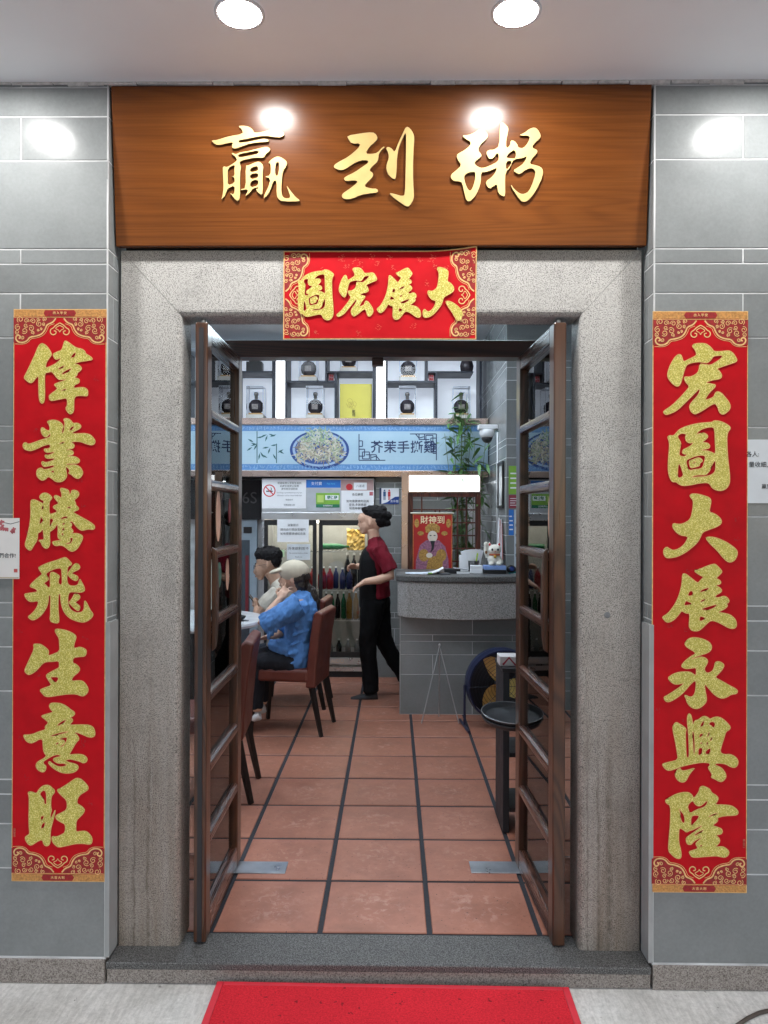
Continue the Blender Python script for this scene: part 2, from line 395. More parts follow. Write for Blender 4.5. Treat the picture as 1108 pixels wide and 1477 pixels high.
def text_mesh(body, size, extrude=0.0, bold=0.0, spacing=1.0, line=1.0, align='CENTER'):
    cu = bpy.data.curves.new('lettering', 'FONT'); cu.body = body; cu.size = size; cu.extrude = extrude; cu.offset = bold
    cu.align_x = align; cu.align_y = 'CENTER'; cu.space_character = spacing; cu.space_line = line; cu.resolution_u = 3
    ob = bpy.data.objects.new('lettering', cu); COL.objects.link(ob)
    me = bake(ob); bpy.data.curves.remove(cu); me.materials.clear(); return me
UP = (R(90), 0, 0)           # curve plane -> upright, facing -y
def lettering(body, size, mat, parent, loc, bold=0.0, spacing=1.0, align='CENTER', line=1.0, rot=UP, extrude=.0004, name='lettering'):
    me = text_mesh(body, size, extrude, bold, spacing, line, align)
    return link(name, me, mat, parent, loc, rot)

# ------------------------------------------------------------------ brush characters traced as outlines (units of a 1108 square)
def P(s): 
    a = [float(x) for x in s.replace(';', ' ').replace(',', ' ').split()]
    return list(zip(a[::2], a[1::2]))
G = {}
G['wei'] = ["310,100 350,115 400,160 440,220 460,265 430,310 385,370 360,465 440,440 530,390 590,335 580,320 530,340 500,330 475,280 480,255 540,225 600,205 620,150 640,75 660,65 700,85 760,130 820,170 900,185 945,215 955,255 1010,285 1050,315 1055,345 960,360 860,375 780,405 840,410 885,440 900,480 870,510 835,535 830,575 785,600 850,620 870,640 860,685 790,710 780,760 860,745 940,745 990,785 990,860 970,875 880,865 790,880 785,1000 785,1100 740,1140 700,1120 660,1050 690,1010 685,900 600,915 460,945 430,930 415,870 450,840 550,765 520,740 490,705 540,680 620,655 680,630 640,630 570,640 530,605 480,540 455,515 400,530 355,540 355,700 360,850 350,960 320,985 285,960 270,880 265,700 265,575 220,620 175,680 130,680 70,635 50,600 80,545 130,440 210,270 260,140",
 "730,320 760,265 800,235 815,250 800,290 760,315", "545,490 570,455 655,420 640,445 590,480", "605,565 615,530 690,485 755,465 730,500 660,545", "585,800 640,770 675,765 670,785 620,795"]
G['ye'] = ["385,130 430,110 500,105 570,130 620,175 630,210 610,240 605,300 625,295 640,250 650,140 625,100 660,80 710,90 750,125 765,155 840,150 880,180 890,210 860,240 800,270 740,305 840,305 960,300 1030,325 1080,380 1098,420 1080,465 1030,475 960,455 880,425 800,420 735,435 780,455 795,490 770,525 700,535 660,545 740,545 775,570 780,600 755,620 665,635 790,635 850,665 875,700 850,740 770,745 665,745 690,765 800,755 870,785 915,850 915,900 880,950 840,965 790,945 750,905 700,885 725,860 710,820 680,795 660,790 675,860 685,930 650,985 590,1015 520,1010 470,970 410,930 370,975 320,995 270,965 235,915 235,850 265,815 310,805 340,830 400,825 495,795 490,765 420,780 350,795 320,770 305,725 330,710 370,730 440,710 500,685 495,665 440,670 385,670 355,640 365,615 400,625 450,605 495,585 490,570 440,580 380,585 345,555 350,525 400,530 440,505 430,465 400,465 320,490 240,530 160,560 100,555 50,530 30,480 50,440 85,435 105,460 160,450 280,405 400,370 440,345 430,300 415,330 380,360 340,350 305,300 295,250 310,215 345,225 375,255 420,265 430,230 420,180",
 "715,265 730,220 770,195 790,205 760,245 735,260", "565,460 590,435 650,420 640,440 590,455", "440,860 490,840 495,875 470,875"]
G['teng'] = ["145,280 170,255 220,260 290,295 335,320 340,270 300,260 275,225 290,185 340,155 400,165 450,205 465,240 430,275 420,310 422,470 470,460 540,435 520,405 480,380 480,350 540,325 560,305 520,265 485,215 510,190 560,205 600,235 605,170 580,110 590,85 650,95 700,115 715,150 715,185 740,160 745,120 800,115 850,140 860,185 830,230 785,260 810,310 810,335 855,375 850,405 800,425 770,440 830,475 930,530 1030,585 1090,635 1090,675 1060,695 990,685 910,710 860,690 810,640 765,580 740,570 720,590 750,600 755,630 735,665 770,700 775,730 740,750 800,745 870,755 920,790 905,850 870,920 830,980 770,1015 720,1005 660,950 600,920 510,935 475,900 465,870 540,855 620,850 560,830 545,790 550,700 545,620 530,625 500,680 440,720 428,730 432,820 435,910 405,970 360,970 320,930 300,880 260,850 310,845 345,840 340,760 325,680 290,735 255,740 250,850 200,920 165,990 130,1000 80,960 65,910 85,840 110,740 135,620 150,480",
 "305,400 315,350 335,340 332,405", "275,620 285,560 300,490 310,525 330,540 325,585", "428,520 490,550 460,600 428,660", "580,550 600,520 660,495 700,515 660,530", "680,380 700,360 745,355 735,375 700,385", "612,628 617,602 653,592 648,618", "602,708 625,660 648,685 628,708", "600,750 628,736 622,762 642,770 612,784", "720,818 770,808 765,850 742,893 700,906 650,898 720,882 738,858"]
G['fei'] = ["255,235 300,210 400,165 520,130 600,100 660,80 700,115 750,170 750,195 700,215 685,260 685,330 680,420 700,480 740,500 800,500 845,480 855,440 870,395 890,430 925,490 945,550 935,580 880,600 800,590 720,590 700,640 695,720 705,790 740,850 800,885 860,890 910,875 935,830 935,760 940,710 970,740 1000,800 1030,860 1065,900 1065,940 1020,990 950,1030 880,1030 790,1005 710,965 650,900 610,820 590,720 585,620 560,620 555,700 555,850 570,1000 560,1045 500,1045 430,1015 440,900 440,740 440,640 415,640 410,740 380,830 320,920 250,980 190,1005 150,995 105,955 160,915 220,850 260,770 260,720 160,740 110,720 70,670 55,620 120,610 250,590 240,565 210,540 140,520 140,490 210,420 290,355 320,330 290,290",
 "370,325 430,285 510,250 600,240 605,330 612,490 555,475 560,400 582,360 500,305 445,300 430,350 435,450 435,525 400,525 385,500 340,465 375,440 412,415 412,385 380,345",
 "810,170 850,180 875,225 860,260 790,290 745,320 800,340 845,365 845,400 820,430 770,415 720,375 690,335 700,300 740,250 770,200", "790,615 850,620 880,660 860,700 800,740 850,775 875,800 870,845 845,870 790,830 740,780 705,745 740,705 770,660"]
G['sheng'] = ["500,90 520,65 600,70 700,95 790,140 820,180 805,230 785,290 780,345 820,340 870,325 930,345 970,375 965,430 940,465 870,470 770,485 765,560 810,575 855,610 875,655 850,700 790,745 755,790 755,825 840,815 910,820 955,860 1000,935 985,1000 930,1045 880,1040 820,1015 700,1015 560,1035 420,1060 360,1050 320,1010 280,960 340,930 460,890 420,830 375,760 385,730 450,690 550,640 570,620 565,530 470,545 380,545 320,575 270,640 200,705 130,740 90,725 55,680 90,600 130,510 200,360 185,290 240,285 300,290 360,330 410,375 415,415 405,455 470,440 575,390 570,300 565,200 525,145", "435,770 480,765 545,765 560,790 540,835 510,850 470,815"]
G['yi'] = ["415,90 440,55 520,50 600,60 680,100 740,150 790,180 798,210 770,245 725,265 765,285 765,320 715,370 800,370 920,365 1010,370 1065,400 1090,450 1095,520 1060,550 1000,550 930,520 840,485 785,485 840,520 865,580 820,625 780,690 740,760 715,805 780,800 870,795 940,810 985,860 970,910 920,930 880,905 780,880 720,870 650,890 720,920 800,935 850,965 850,1010 800,1060 700,1080 600,1070 500,1020 430,960 405,920 430,900 470,935 540,975 610,985 690,960 640,930 560,935 510,915 475,880 500,850 600,830 560,805 510,810 440,840 370,885 335,910 345,950 380,970 375,1030 340,1065 290,1055 235,1010 225,950 260,905 330,870 385,825 345,780 330,700 325,580 270,585 210,625 150,645 90,620 55,570 40,520 100,520 180,510 270,470 370,440 355,400 410,345 380,310 300,250 330,230 400,210 480,185 440,150",
 "530,395 560,350 620,310 675,292 650,330 590,370", "425,540 480,515 600,480 710,465 690,480 580,510 480,540", "515,665 525,635 560,625 555,650", "565,580 620,560 685,550 680,600 655,640 620,690 570,690 620,665 655,620 640,595"]
G['wang'] = ["105,275 145,260 190,275 235,290 270,230 320,180 380,165 430,175 465,210 500,235 500,280 455,325 445,400 445,490 460,530 440,590 440,670 480,590 510,520 510,560 480,680 450,790 440,870 440,1000 420,1045 380,1058 345,1040 320,960 250,990 180,1040 130,1050 80,990 65,930 100,905 135,880 125,780 120,640 125,480 125,340",
 "280,300 310,260 345,240 375,270 380,360 380,450 345,440 345,380 310,340", "295,620 350,615 340,650 300,690", "300,805 310,740 360,700 360,760 320,805",
 "535,230 600,205 700,140 770,90 820,60 880,70 940,120 990,180 995,225 950,260 880,300 840,350 825,430 870,455 920,490 945,530 920,580 870,630 820,680 815,780 815,845 880,835 960,830 1010,870 1055,930 1050,1010 1010,1030 920,1015 800,1020 680,1050 560,1075 520,1050 470,1000 458,940 470,910 530,920 600,890 655,855 660,740 600,710 530,670 512,630 530,600 600,570 675,525 685,450 670,380 600,320 550,270"]
G['hong'] = ["425,95 460,65 540,55 620,60 680,95 720,140 745,175 850,175 950,160 1000,180 1050,240 1080,300 1060,330 980,355 880,390 780,425 830,460 860,520 850,560 800,580 720,590 620,625 700,640 770,655 765,690 710,740 650,810 615,880 680,860 740,835 760,780 790,750 850,770 910,840 960,900 985,965 970,1020 900,1080 860,1085 820,1050 800,980 765,925 700,950 600,1020 500,1075 460,1080 410,1040 390,970 420,910 500,830 540,760 540,710 480,770 380,870 280,970 200,1040 80,1090 40,1085 15,1050 40,1025 150,950 260,840 350,740 395,680 340,620 315,570 325,540 400,545 480,510 525,460 540,355 600,360 695,375 770,330 850,275 870,230 800,235 735,245 710,290 650,345 600,335 520,325 430,340 370,360 340,390 310,480 290,560 260,660 220,685 170,660 110,600 75,540 80,470 120,360 180,260 230,215 270,220 290,270 305,325 380,290 480,240 495,210 470,150"]
G['tu'] = ["75,310 100,285 165,290 200,250 250,195 340,155 460,120 600,100 720,95 740,70 820,75 890,100 970,150 985,185 940,240 930,330 935,470 945,620 965,780 975,900 970,980 930,1050 860,1085 790,1080 720,1045 690,990 650,965 540,975 400,1005 300,1015 240,990 200,955 150,960 120,920 95,850 85,760 90,600 105,450 100,370",
 "215,305 250,265 300,255 350,270 330,310 345,370 395,400 450,385 420,430 350,470 300,490 285,535 310,555 365,560 320,595 250,580 245,540 260,460 275,390",
 "485,275 540,210 620,175 735,160 755,220 760,350 770,555 720,530 650,505 540,495 620,485 680,470 690,430 650,390 575,385 620,350 660,310 650,275 600,245 540,255",
 "235,685 270,730 290,800 310,870 235,910 220,830", "765,640 770,720 765,800 720,850 620,880 500,885 410,895 480,860 560,855 630,860 690,790 720,700",
 "345,645 395,620 470,588 560,570 625,580 608,660 585,745 540,770 470,776 390,795 355,725", "388,648 430,640 510,604 560,617 588,655 540,690 540,728 460,748 415,758 394,720", "435,685 485,655 480,675 445,695"]
G['da'] = ["395,100 420,75 500,75 600,100 680,130 705,170 695,240 675,340 740,355 810,400 855,455 850,510 780,555 680,590 580,630 550,710 500,790 420,860 330,930 220,985 120,1005 50,1000 20,940 20,880 65,840 110,870 165,895 240,870 310,815 360,740 370,690 260,675 190,620 145,550 160,500 230,515 300,510 400,450 430,350 445,250 445,170 410,130", "620,710 660,695 750,700 850,735 950,785 1040,850 1085,900 1080,970 1040,1040 980,1065 930,1050 860,980 780,880 700,810"]
G['zhan'] = ["445,150 540,130 640,85 730,55 770,60 820,110 865,160 840,200 770,265 820,280 850,320 830,350 765,365 830,395 865,440 830,475 775,505 760,535 820,540 880,515 930,530 965,575 960,610 920,630 945,650 925,685 860,725 800,755 880,760 980,785 1040,835 1070,890 1070,960 1030,990 960,980 870,930 780,885 700,870 640,920 570,990 520,1025 440,1025 400,990 385,940 400,770 350,770 310,750 280,735 240,790 180,860 110,900 60,900 10,845 5,820 80,775 150,690 210,590 255,470 285,330 290,200 330,195 390,235 500,325 520,325 560,280 600,240 540,220",
 "365,520 390,450 430,440 450,480 430,515", "310,660 340,585 380,600 435,630 390,650", "545,470 550,440 610,410 675,395 660,430 590,455", "545,610 560,580 625,555 610,590", "560,710 600,690 690,660 800,635 760,680 690,715 610,725", "535,885 540,810 580,815 625,835 590,870"]
G['yong'] = ["320,130 360,75 420,45 500,45 600,70 680,110 715,170 705,225 660,265 560,300 480,325 400,365 470,345 550,320 620,335 660,375 645,430 605,490 620,540 660,560 720,530 750,470 760,400 810,385 860,405 895,440 870,500 810,570 760,620 850,665 960,730 1060,780 1090,815 1070,855 990,865 940,900 870,925 800,905 730,850 670,780 610,710 615,790 640,900 640,970 590,1030 520,1075 450,1070 390,1030 355,975 345,930 320,880 350,880 400,905 450,890 480,820 490,680 465,670 400,730 320,830 240,900 130,970 70,980 35,950 25,905 70,885 170,820 270,750 320,700 250,720 180,725 120,685 80,630 130,590 200,555 300,538 400,540 450,570 480,595 490,560 490,480 430,490 350,500 290,480 275,450 320,390 400,325 480,280 460,250 400,215 340,175"]
G['xing'] = ["150,230 175,185 205,165 250,190 300,220 350,265 335,320 340,450 345,600 355,680 390,670 385,500 375,300 360,180 360,80 385,35 415,60 430,130 445,210 465,140 520,130 570,85 620,75 665,100 690,120 740,90 820,85 880,120 930,165 985,230 970,270 915,300 890,390 860,480 830,600 900,630 970,620 1040,650 1080,690 1098,740 1075,800 1030,820 970,800 920,770 850,755 770,760 760,780 840,810 890,860 925,930 910,980 860,1025 810,1015 760,985 700,960 720,930 705,890 655,820 690,785 680,750 560,745 430,770 300,800 200,840 100,870 50,850 5,790 10,765 110,740 230,710 215,600 190,450 160,320",
 "430,320 440,420 447,560 460,650 472,560 467,400 452,290", "545,240 560,180 600,135 605,190 570,230", "665,190 700,155 750,160 765,200 745,245 710,220", "525,390 545,330 590,330 575,370", "645,380 665,310 685,310 665,370", "680,430 700,390 725,370 710,430", "530,465 582,452 570,482", "640,500 640,450 660,450 655,490", "515,640 520,540 580,530 580,600 550,640", "620,620 630,570 700,530 690,610 650,630",
 "185,920 210,860 260,825 280,865 350,860 480,820 430,870 380,940 350,1010 300,1038 240,1020 200,970"]
G['long'] = ["40,190 110,150 200,100 300,75 380,75 430,110 450,160 490,120 530,60 540,0 580,-20 640,0 690,30 710,80 770,110 812,155 790,210 760,250 880,250 990,260 1050,295 1095,345 1090,385 1050,405 900,410 790,440 805,475 780,510 720,550 800,575 860,600 870,650 840,680 770,690 820,730 835,780 800,830 765,860 860,850 910,870 965,920 955,980 900,1015 830,1000 780,990 640,1000 500,1015 430,1010 400,970 385,930 440,910 520,885 480,820 500,790 580,720 520,745 450,790 420,830 370,830 345,790 345,730 400,690 470,640 580,560 560,555 440,620 405,625 350,655 310,620 255,590 240,640 240,800 270,900 280,1000 260,1035 200,1030 130,970 90,920 95,780 110,620 120,450 120,270 60,240",
 "365,285 390,230 445,195 465,240 520,280 575,260 640,195 655,205 640,250 600,290 490,325 405,380 380,330", "235,300 270,350 310,390 325,450 325,520 290,515 265,460 260,380", "415,425 470,405 535,410 510,470 460,520 412,570", "655,435 700,400 800,365 790,385 720,415", "455,710 480,670 600,605 590,630 520,680", "538,842 570,828 577,850 555,862"]
G['ying'] = ["50,240 120,235 250,195 415,170 400,120 355,85 410,80 480,90 525,125 540,160 640,150 740,120 810,110 870,150 885,185 840,212 760,206 660,192 560,205 440,228 365,240 360,265 420,265 560,240 650,220 710,240 690,260 560,265 440,290 340,330 300,330 280,305 300,260 220,275 150,290 100,290 60,255",
 "275,385 290,375 330,395 360,375 480,355 600,325 680,310 720,330 715,360 660,400 650,435 560,430 440,450 375,470 370,490 385,540 375,580 370,680 370,860 345,912 310,890 280,850 245,815 300,840 310,735 225,770 215,800 190,860 150,892 165,850 180,760 175,600 175,520 230,535 330,470 340,450 310,410",
 "350,400 400,385 480,370 590,350 580,390 500,405 360,430", "232,545 316,505 306,560 308,632 268,632 306,644 308,708 228,735 232,640",
 "435,515 470,515 560,475 600,475 640,515 630,600 630,830 610,840 570,810 548,775 578,770 578,755 520,768 480,820 420,858 450,815 460,778 372,790 378,776 435,765",
 "488,548 560,520 578,540 578,575 488,592", "488,612 578,598 578,650 488,668", "488,690 578,668 578,735 488,760",
 "690,485 760,430 810,415 860,435 915,480 900,530 860,580 850,680 840,780 850,850 880,880 950,875 920,790 895,725 950,800 1010,870 1055,900 1040,915 850,915 800,880 785,830 790,680 750,690 720,780 680,850 636,880 646,840 690,760 720,660 645,640 720,625 725,520 715,490", "785,490 815,475 820,540 805,630 775,625 775,540"]
G['dao'] = ["245,190 400,165 535,150 580,180 595,225 560,265 500,310 455,385 520,390 590,378 650,310 680,312 640,345 605,395 605,430 590,480 540,520 495,570 545,600 540,640 490,690 435,745 520,770 590,770 603,815 500,825 400,840 300,885 220,890 180,860 190,825 260,780 330,730 370,690 320,680 230,690 205,665 220,640 330,590 420,530 490,485 480,460 400,460 310,500 220,560 160,570 100,545 92,515 140,480 260,420 370,330 400,275 300,280 260,230",
 "684,325 715,310 760,335 785,375 830,260 880,160 915,90 960,110 1000,170 1010,220 1000,350 995,600 1005,800 1010,880 960,965 920,970 860,930 770,870 720,815 790,830 880,855 905,830 910,600 915,300 915,150 880,210 830,330 815,420 810,560 800,660 780,670 720,630 690,560 695,500 720,440 715,380"]
G['zhou'] = ["165,185 230,185 300,160 350,125 400,120 440,150 462,195 430,240 380,280 345,345 395,405 370,435 320,465 310,500 350,530 400,545 480,520 580,470 585,400 560,380 530,430 490,450 460,430 440,370 470,345 530,345 590,300 590,60 620,45 660,75 690,110 680,170 665,240 665,330 710,300 715,240 760,250 795,290 800,320 860,330 910,270 935,210 900,190 850,195 810,185 870,160 920,120 980,100 1020,125 1055,185 1050,220 1000,260 950,320 1025,350 1010,390 960,440 935,500 990,510 1060,530 1090,570 1085,640 1040,740 990,830 930,900 880,920 840,905 790,840 740,770 718,715 770,780 830,825 880,830 930,800 970,720 1000,620 1000,575 960,545 900,560 830,610 800,610 745,570 800,540 870,490 905,410 860,440 780,445 740,470 720,530 660,600 660,700 665,850 640,860 580,820 570,720 520,750 485,775 450,740 440,690 500,650 550,590 565,540 500,570 440,590 385,590 385,700 360,780 320,860 260,915 220,900 200,820 180,740 160,690 80,690 45,660 42,615 100,570 165,510 120,460 105,400 140,375 200,345 260,295 265,260 200,225",
 "190,640 220,600 290,585 320,590 320,660 300,740 270,795 240,780 210,720", "665,430 700,380 770,340 780,440 720,440", "668,472 733,466 720,510 668,572"]
def inside(p, lp):
    c = False; n = len(lp)
    for i in range(n):
        (x0, y0), (x1, y1) = lp[i], lp[(i + 1) % n]
        if (y0 > p[1]) != (y1 > p[1]) and p[0] < (x1 - x0) * (p[1] - y0) / (y1 - y0) + x0: c = not c
    return c
def oriented(loops):
    out = []
    for i, lp in enumerate(loops):
        d = sum(inside(lp[0], o) for j, o in enumerate(loops) if j != i)
        ar = sum(a[0] * b[1] - b[0] * a[1] for a, b in zip(lp, lp[1:] + lp[:1]))
        out.append(lp if (ar > 0) == (d % 2 == 0) else lp[::-1])
    return out
GL = {k: oriented([P(s) for s in v]) for k, v in G.items()}
GLYPH = {}
def glyph(key, sx, sz, extrude, edge=0.0, bevel=0.0):
    """mesh of one brush character, centred, sx by sz metres for the 1108 square"""
    kk = (key, round(sx, 4), round(sz, 4), extrude, edge, bevel)
    if kk not in GLYPH:
        loops = [[((x / 1108 - .5) * sx, (.5 - y / 1108) * sz) for x, y in smooth_path(lp, 1)] for lp in GL[key]]
        GLYPH[kk] = outline_mesh('brush_character', loops, extrude, edge, bevel)
    return GLYPH[kk]
EDGE = {}
def glyph_edge(key, sx, sz, w):
    kk = (key, round(sx, 4), round(sz, 4))
    if kk not in EDGE:
        b = MB()
        for i, lp in enumerate(GL[key]):
            q = [((x / 1108 - .5) * sx, (.5 - y / 1108) * sz) for x, y in smooth_path(lp, 1)]
            b.ribbon(q + q[:2], w, -.00001 * i)
        me = bpy.data.meshes.new('edge'); me.from_pydata([(x, z, -y) for x, y, z in b.v], [], b.f); me.materials.append(M_GOLDR); EDGE[kk] = me
    return EDGE[kk]
def gbox(key):
    xs = [p[0] for lp in GL[key] for p in lp]; ys = [p[1] for lp in GL[key] for p in lp]
    return min(xs), max(xs), min(ys), max(ys)
# ------------------------------------------------------------------ setting
YW = 2.526          # street face of the grey tiles
YG = 2.61           # face of the granite surround
GZ = -0.073         # sidewalk level (the shop floor is 0)
CZ = 2.977          # soffit
XL, XR = -0.968, 0.872      # returns either side of the doorway
IZ = 3.2            # ceiling of the shop
struct(MB().box(-60, 60, -80, 2.53, GZ - .5, GZ - .16).build('road', plain('asphalt', (.05, .05, .052), .85, 0, .2, 30, .3)))
struct(MB().box(-30, 30, -3.2, 2.60, GZ - .155, GZ).build('sidewalk', M_CONC))
so = struct(MB().box(-6, 6, -1.6, 2.66, CZ, CZ + .25).build('soffit_ceiling', M_PLASTER))
# ragged filler of sealant along the soffit
cb = MB(); x = -2.2
while x < 2.0:
    w = rnd.uniform(.03, .16); cb.box(x, x + w * .97, YW - .006, YW + .02, CZ - rnd.uniform(.006, .014), CZ - .0005); x += w
cb.build('sealant_bead', plain('sealant', (.62, .60, .58), .7, 0, .2, 60), so)
struct(MB().box(-3.6, 2.4, 2.735, 7.7, IZ, IZ + .2).build('shop_ceiling', M_WPAINT))
# shop floor: dark joints, one object for each tile
floor = struct(MB().box(-3.6, 2.4, 2.70, 7.7, -.05, -.005).build('shop_floor', M_DGROUT))
PT = .398; jx, jy = -.261, 3.097; tw = PT - .020
def tile_mesh(name, w, d, h, ch, mat):
    b = MB(); a, c = w / 2, d / 2
    b.add([(-a, -c, -h), (a, -c, -h), (a, c, -h), (-a, c, -h), (-a, -c, -ch), (a, -c, -ch), (a, c, -ch), (-a, c, -ch),
           (-a + ch, -c + ch, 0), (a - ch, -c + ch, 0), (a - ch, c - ch, 0), (-a + ch, c - ch, 0)],
          [(0, 1, 5, 4), (1, 2, 6, 5), (2, 3, 7, 6), (3, 0, 4, 7), (4, 5, 9, 8), (5, 6, 10, 9), (6, 7, 11, 10), (7, 4, 8, 11), (8, 9, 10, 11)])
    me = bpy.data.meshes.new(name); me.from_pydata(b.v, [], b.f); me.materials.append(mat); return me
ft = tile_mesh('floor_tile', tw, tw, .0045, .003, M_FLOOR)
ft0 = tile_mesh('floor_tile_cut', tw, .372, .0045, .003, M_FLOOR)
for i in range(-1, 11):
    for k in range(-8, 5):
        me = ft0 if i < 0 else ft
        o = link('floor_tile', me, None, floor, (jx + (k + .5) * PT, (jy + (i + .5) * PT) if i >= 0 else jy - .010 - .186, rnd.uniform(-.0006, .0006)))
        o.rotation_euler = (0, 0, rnd.uniform(-.002, .002))

# grey wall tiles: courses of 30, 15, 10 and 5 cm, half-bond
TCACHE = {}
def wtile(w, h):
    k = (round(w, 3), round(h, 3))
    if k not in TCACHE:
        e, t = .0012, .007
        me = bpy.data.meshes.new('wall_tile')
        me.from_pydata([(0, t, 0), (w, t, 0), (w, t, h), (0, t, h), (0, e, 0), (w, e, 0), (w, e, h), (0, e, h), (e, 0, e), (w - e, 0, e), (w - e, 0, h - e), (e, 0, h - e)],
                       [], [(0, 1, 5, 4), (1, 2, 6, 5), (2, 3, 7, 6), (3, 0, 4, 7), (4, 5, 9, 8), (5, 6, 10, 9), (6, 7, 11, 10), (7, 4, 8, 11), (8, 9, 10, 11)])
        me.materials.append(M_TILE); TCACHE[k] = me
    return TCACHE[k]
def tiled(parent, org, rz, length, z0, z1, flip=False, phase=0, first=.0):
    """tiles on a plane; org is where u = 0 and the bond starts; u runs along rz (or backwards when flip)"""
    H = [.30, .15, .10, .05]; g = .0046; z = z0; r = phase
    d = Vector((math.cos(rz), math.sin(rz), 0))
    while z < z1 - .004:
        h = min(H[r % 4], z1 - z)
        js = [0.0]; u = .3 if r % 2 else .6
        u -= first
        while u < length - .01: js.append(u); u += .6
        js.append(length)
        for a, b in zip(js, js[1:]):
            u0, u1 = (a + g / 2, b - g / 2); s = u0 if not flip else -u1
            if u1 - u0 < .008 or h < .008: continue
            o = link('wall_tile', wtile(u1 - u0, h - g), None, parent)
            p = Vector(org) + d * s; o.location = (p.x, p.y, z + g / 2); o.rotation_euler = (rnd.uniform(-.0016, .0016), 0, rz + rnd.uniform(-.0012, .0012))
        z += h; r += 1
Z0 = .012
def facade(side):
    s = -1 if side == 'L' else 1
    xe = XL if s < 0 else XR
    w = thing('shopfront_wall', 'grey tiled shopfront wall ' + ('with the plum blossom notice on it' if s < 0 else 'with the plain text notice on it'), 'wall', (xe, YW, 0), group='grey tiled walls either side of the doorway')
    far = 2.36
    c = MB(); x0, x1 = (-far, -.0016) if s < 0 else (.0016, far)
    c.box(x0, x1, .0016, .20, GZ, IZ + .1); c.build('wall_core', M_GROUT, w)
    tiled(w, (0, 0, 0), 0, far - .004, Z0, CZ - .002, flip=(s < 0))
    # return into the doorway
    if s < 0: tiled(w, (.0, .002, 0), R(90), .092, Z0, CZ - .002, first=.25)
    else: tiled(w, (.0, .002, 0), R(-90), .092, Z0, CZ - .002, flip=True, first=.25)
    # corner strip
    MB().box(-.004 * (1 if s < 0 else -1) - .002, -.004 * (1 if s < 0 else -1) + .002, -.0006, .004, Z0, CZ - .003).build('corner_joint', M_GROUT, w)
    q = MB(); zt = at(150, 897, YW).z
    q.box(*sorted((-s * .0010 + s * .005, -s * .003)), -.0035, -.0005, Z0 + .002, zt)
    q.box(*sorted((-s * .0012, -s * .012)), -.0035, .072, Z0 + .002, zt)
    q.build('corner_guard', M_GREYTRIM, w, bev=.0006, seg=1)
    # granite plinth course
    b = MB(); bl = .62; x = 0
    while x < far:
        a0, a1 = sorted((s * (x + .0012), s * min(x + bl, far) - s * .0012)); b.box(a0, a1, -.010, .03, GZ + .001, Z0 - .003); x += bl
    b.build('plinth', M_RISER, w, bev=.0015, seg=1)
    MB().box(*sorted((0, s * far)), -.004, .02, Z0 - .0035, Z0 + .0012).build('plinth_joint', M_GROUT, w)
    return w
FL_, FR_ = facade('L'), facade('R')
# wall above the granite, behind the board
ow = thing('over_door_wall', 'plain wall hidden behind the carved wooden signboard', 'wall', ((XL + XR) / 2, 2.66, 2.44))
MB().box((XL - XR) / 2 + .012, (XR - XL) / 2 - .012, -.0, .07, .0, IZ - 2.44 + .1).build('wall_core', plain('dim_render', (.2, .2, .2), .8), ow)

# ------------------------------------------------------------------ granite door surround
ILX, IRX, LZ = -.742, .648, 2.209
ds = thing('door_surround', 'speckled grey granite door surround with mitred corners', 'door frame', ((ILX + IRX) / 2, YG, 0))
cx = (ILX + IRX) / 2; wl_, wr_ = XL + .013 - cx, XR - .013 - cx; il, ir = ILX - cx, IRX - cx; top = 2.436; gp = .0016
def jamb(poly, nm):
    o = MB().prism(poly, 0, .125).build(nm, M_GRAN, ds)
    bm = bmesh.new(); bm.from_mesh(o.data)
    es = [e for e in bm.edges if all(abs(v.co.y) < 1e-5 for v in e.verts) and (all(abs(v.co.x - il) < .003 for v in e.verts) or all(abs(v.co.x - ir) < .003 for v in e.verts) or all(abs(v.co.z - LZ) < .003 for v in e.verts))]
    bmesh.ops.bevel(bm, geom=es, offset=.02, segments=4, affect='EDGES', profile=.5); bm.to_mesh(o.data); bm.free()
    return o
jamb([(wl_, .0035), (il, .0035), (il, LZ - gp), (wl_, top - gp)], 'jamb')
jamb([(wr_, .0035), (wr_, top - gp), (ir, LZ - gp), (ir, .0035)], 'jamb')
jamb([(il, LZ), (ir, LZ), (wr_, top), (wl_, top)], 'lintel')
# a drilled plug in the granite
pp = at(876, 887, YG); MB().lathe([(.011, 0), (.010, .0012)], 16, (pp.x - cx, -.0003, pp.z), 'Y').build('patch_plug', plain('mortar_patch', (.16, .17, .18), .7, 0, .3, 90), ds)
# threshold
th = thing('threshold_step', 'low dark granite step across the doorway', 'step', ((XL + XR) / 2, 2.513, GZ))
hw = (XR - XL) / 2 - .004
MB().box(-hw, hw, 0, .185, .052, -GZ + .003).build('tread', M_STEP, th, bev=.004)
MB().box(-hw + .001, hw - .001, .010, .18, .0005, .0515).build('riser', M_RISER, th, bev=.001, seg=1)

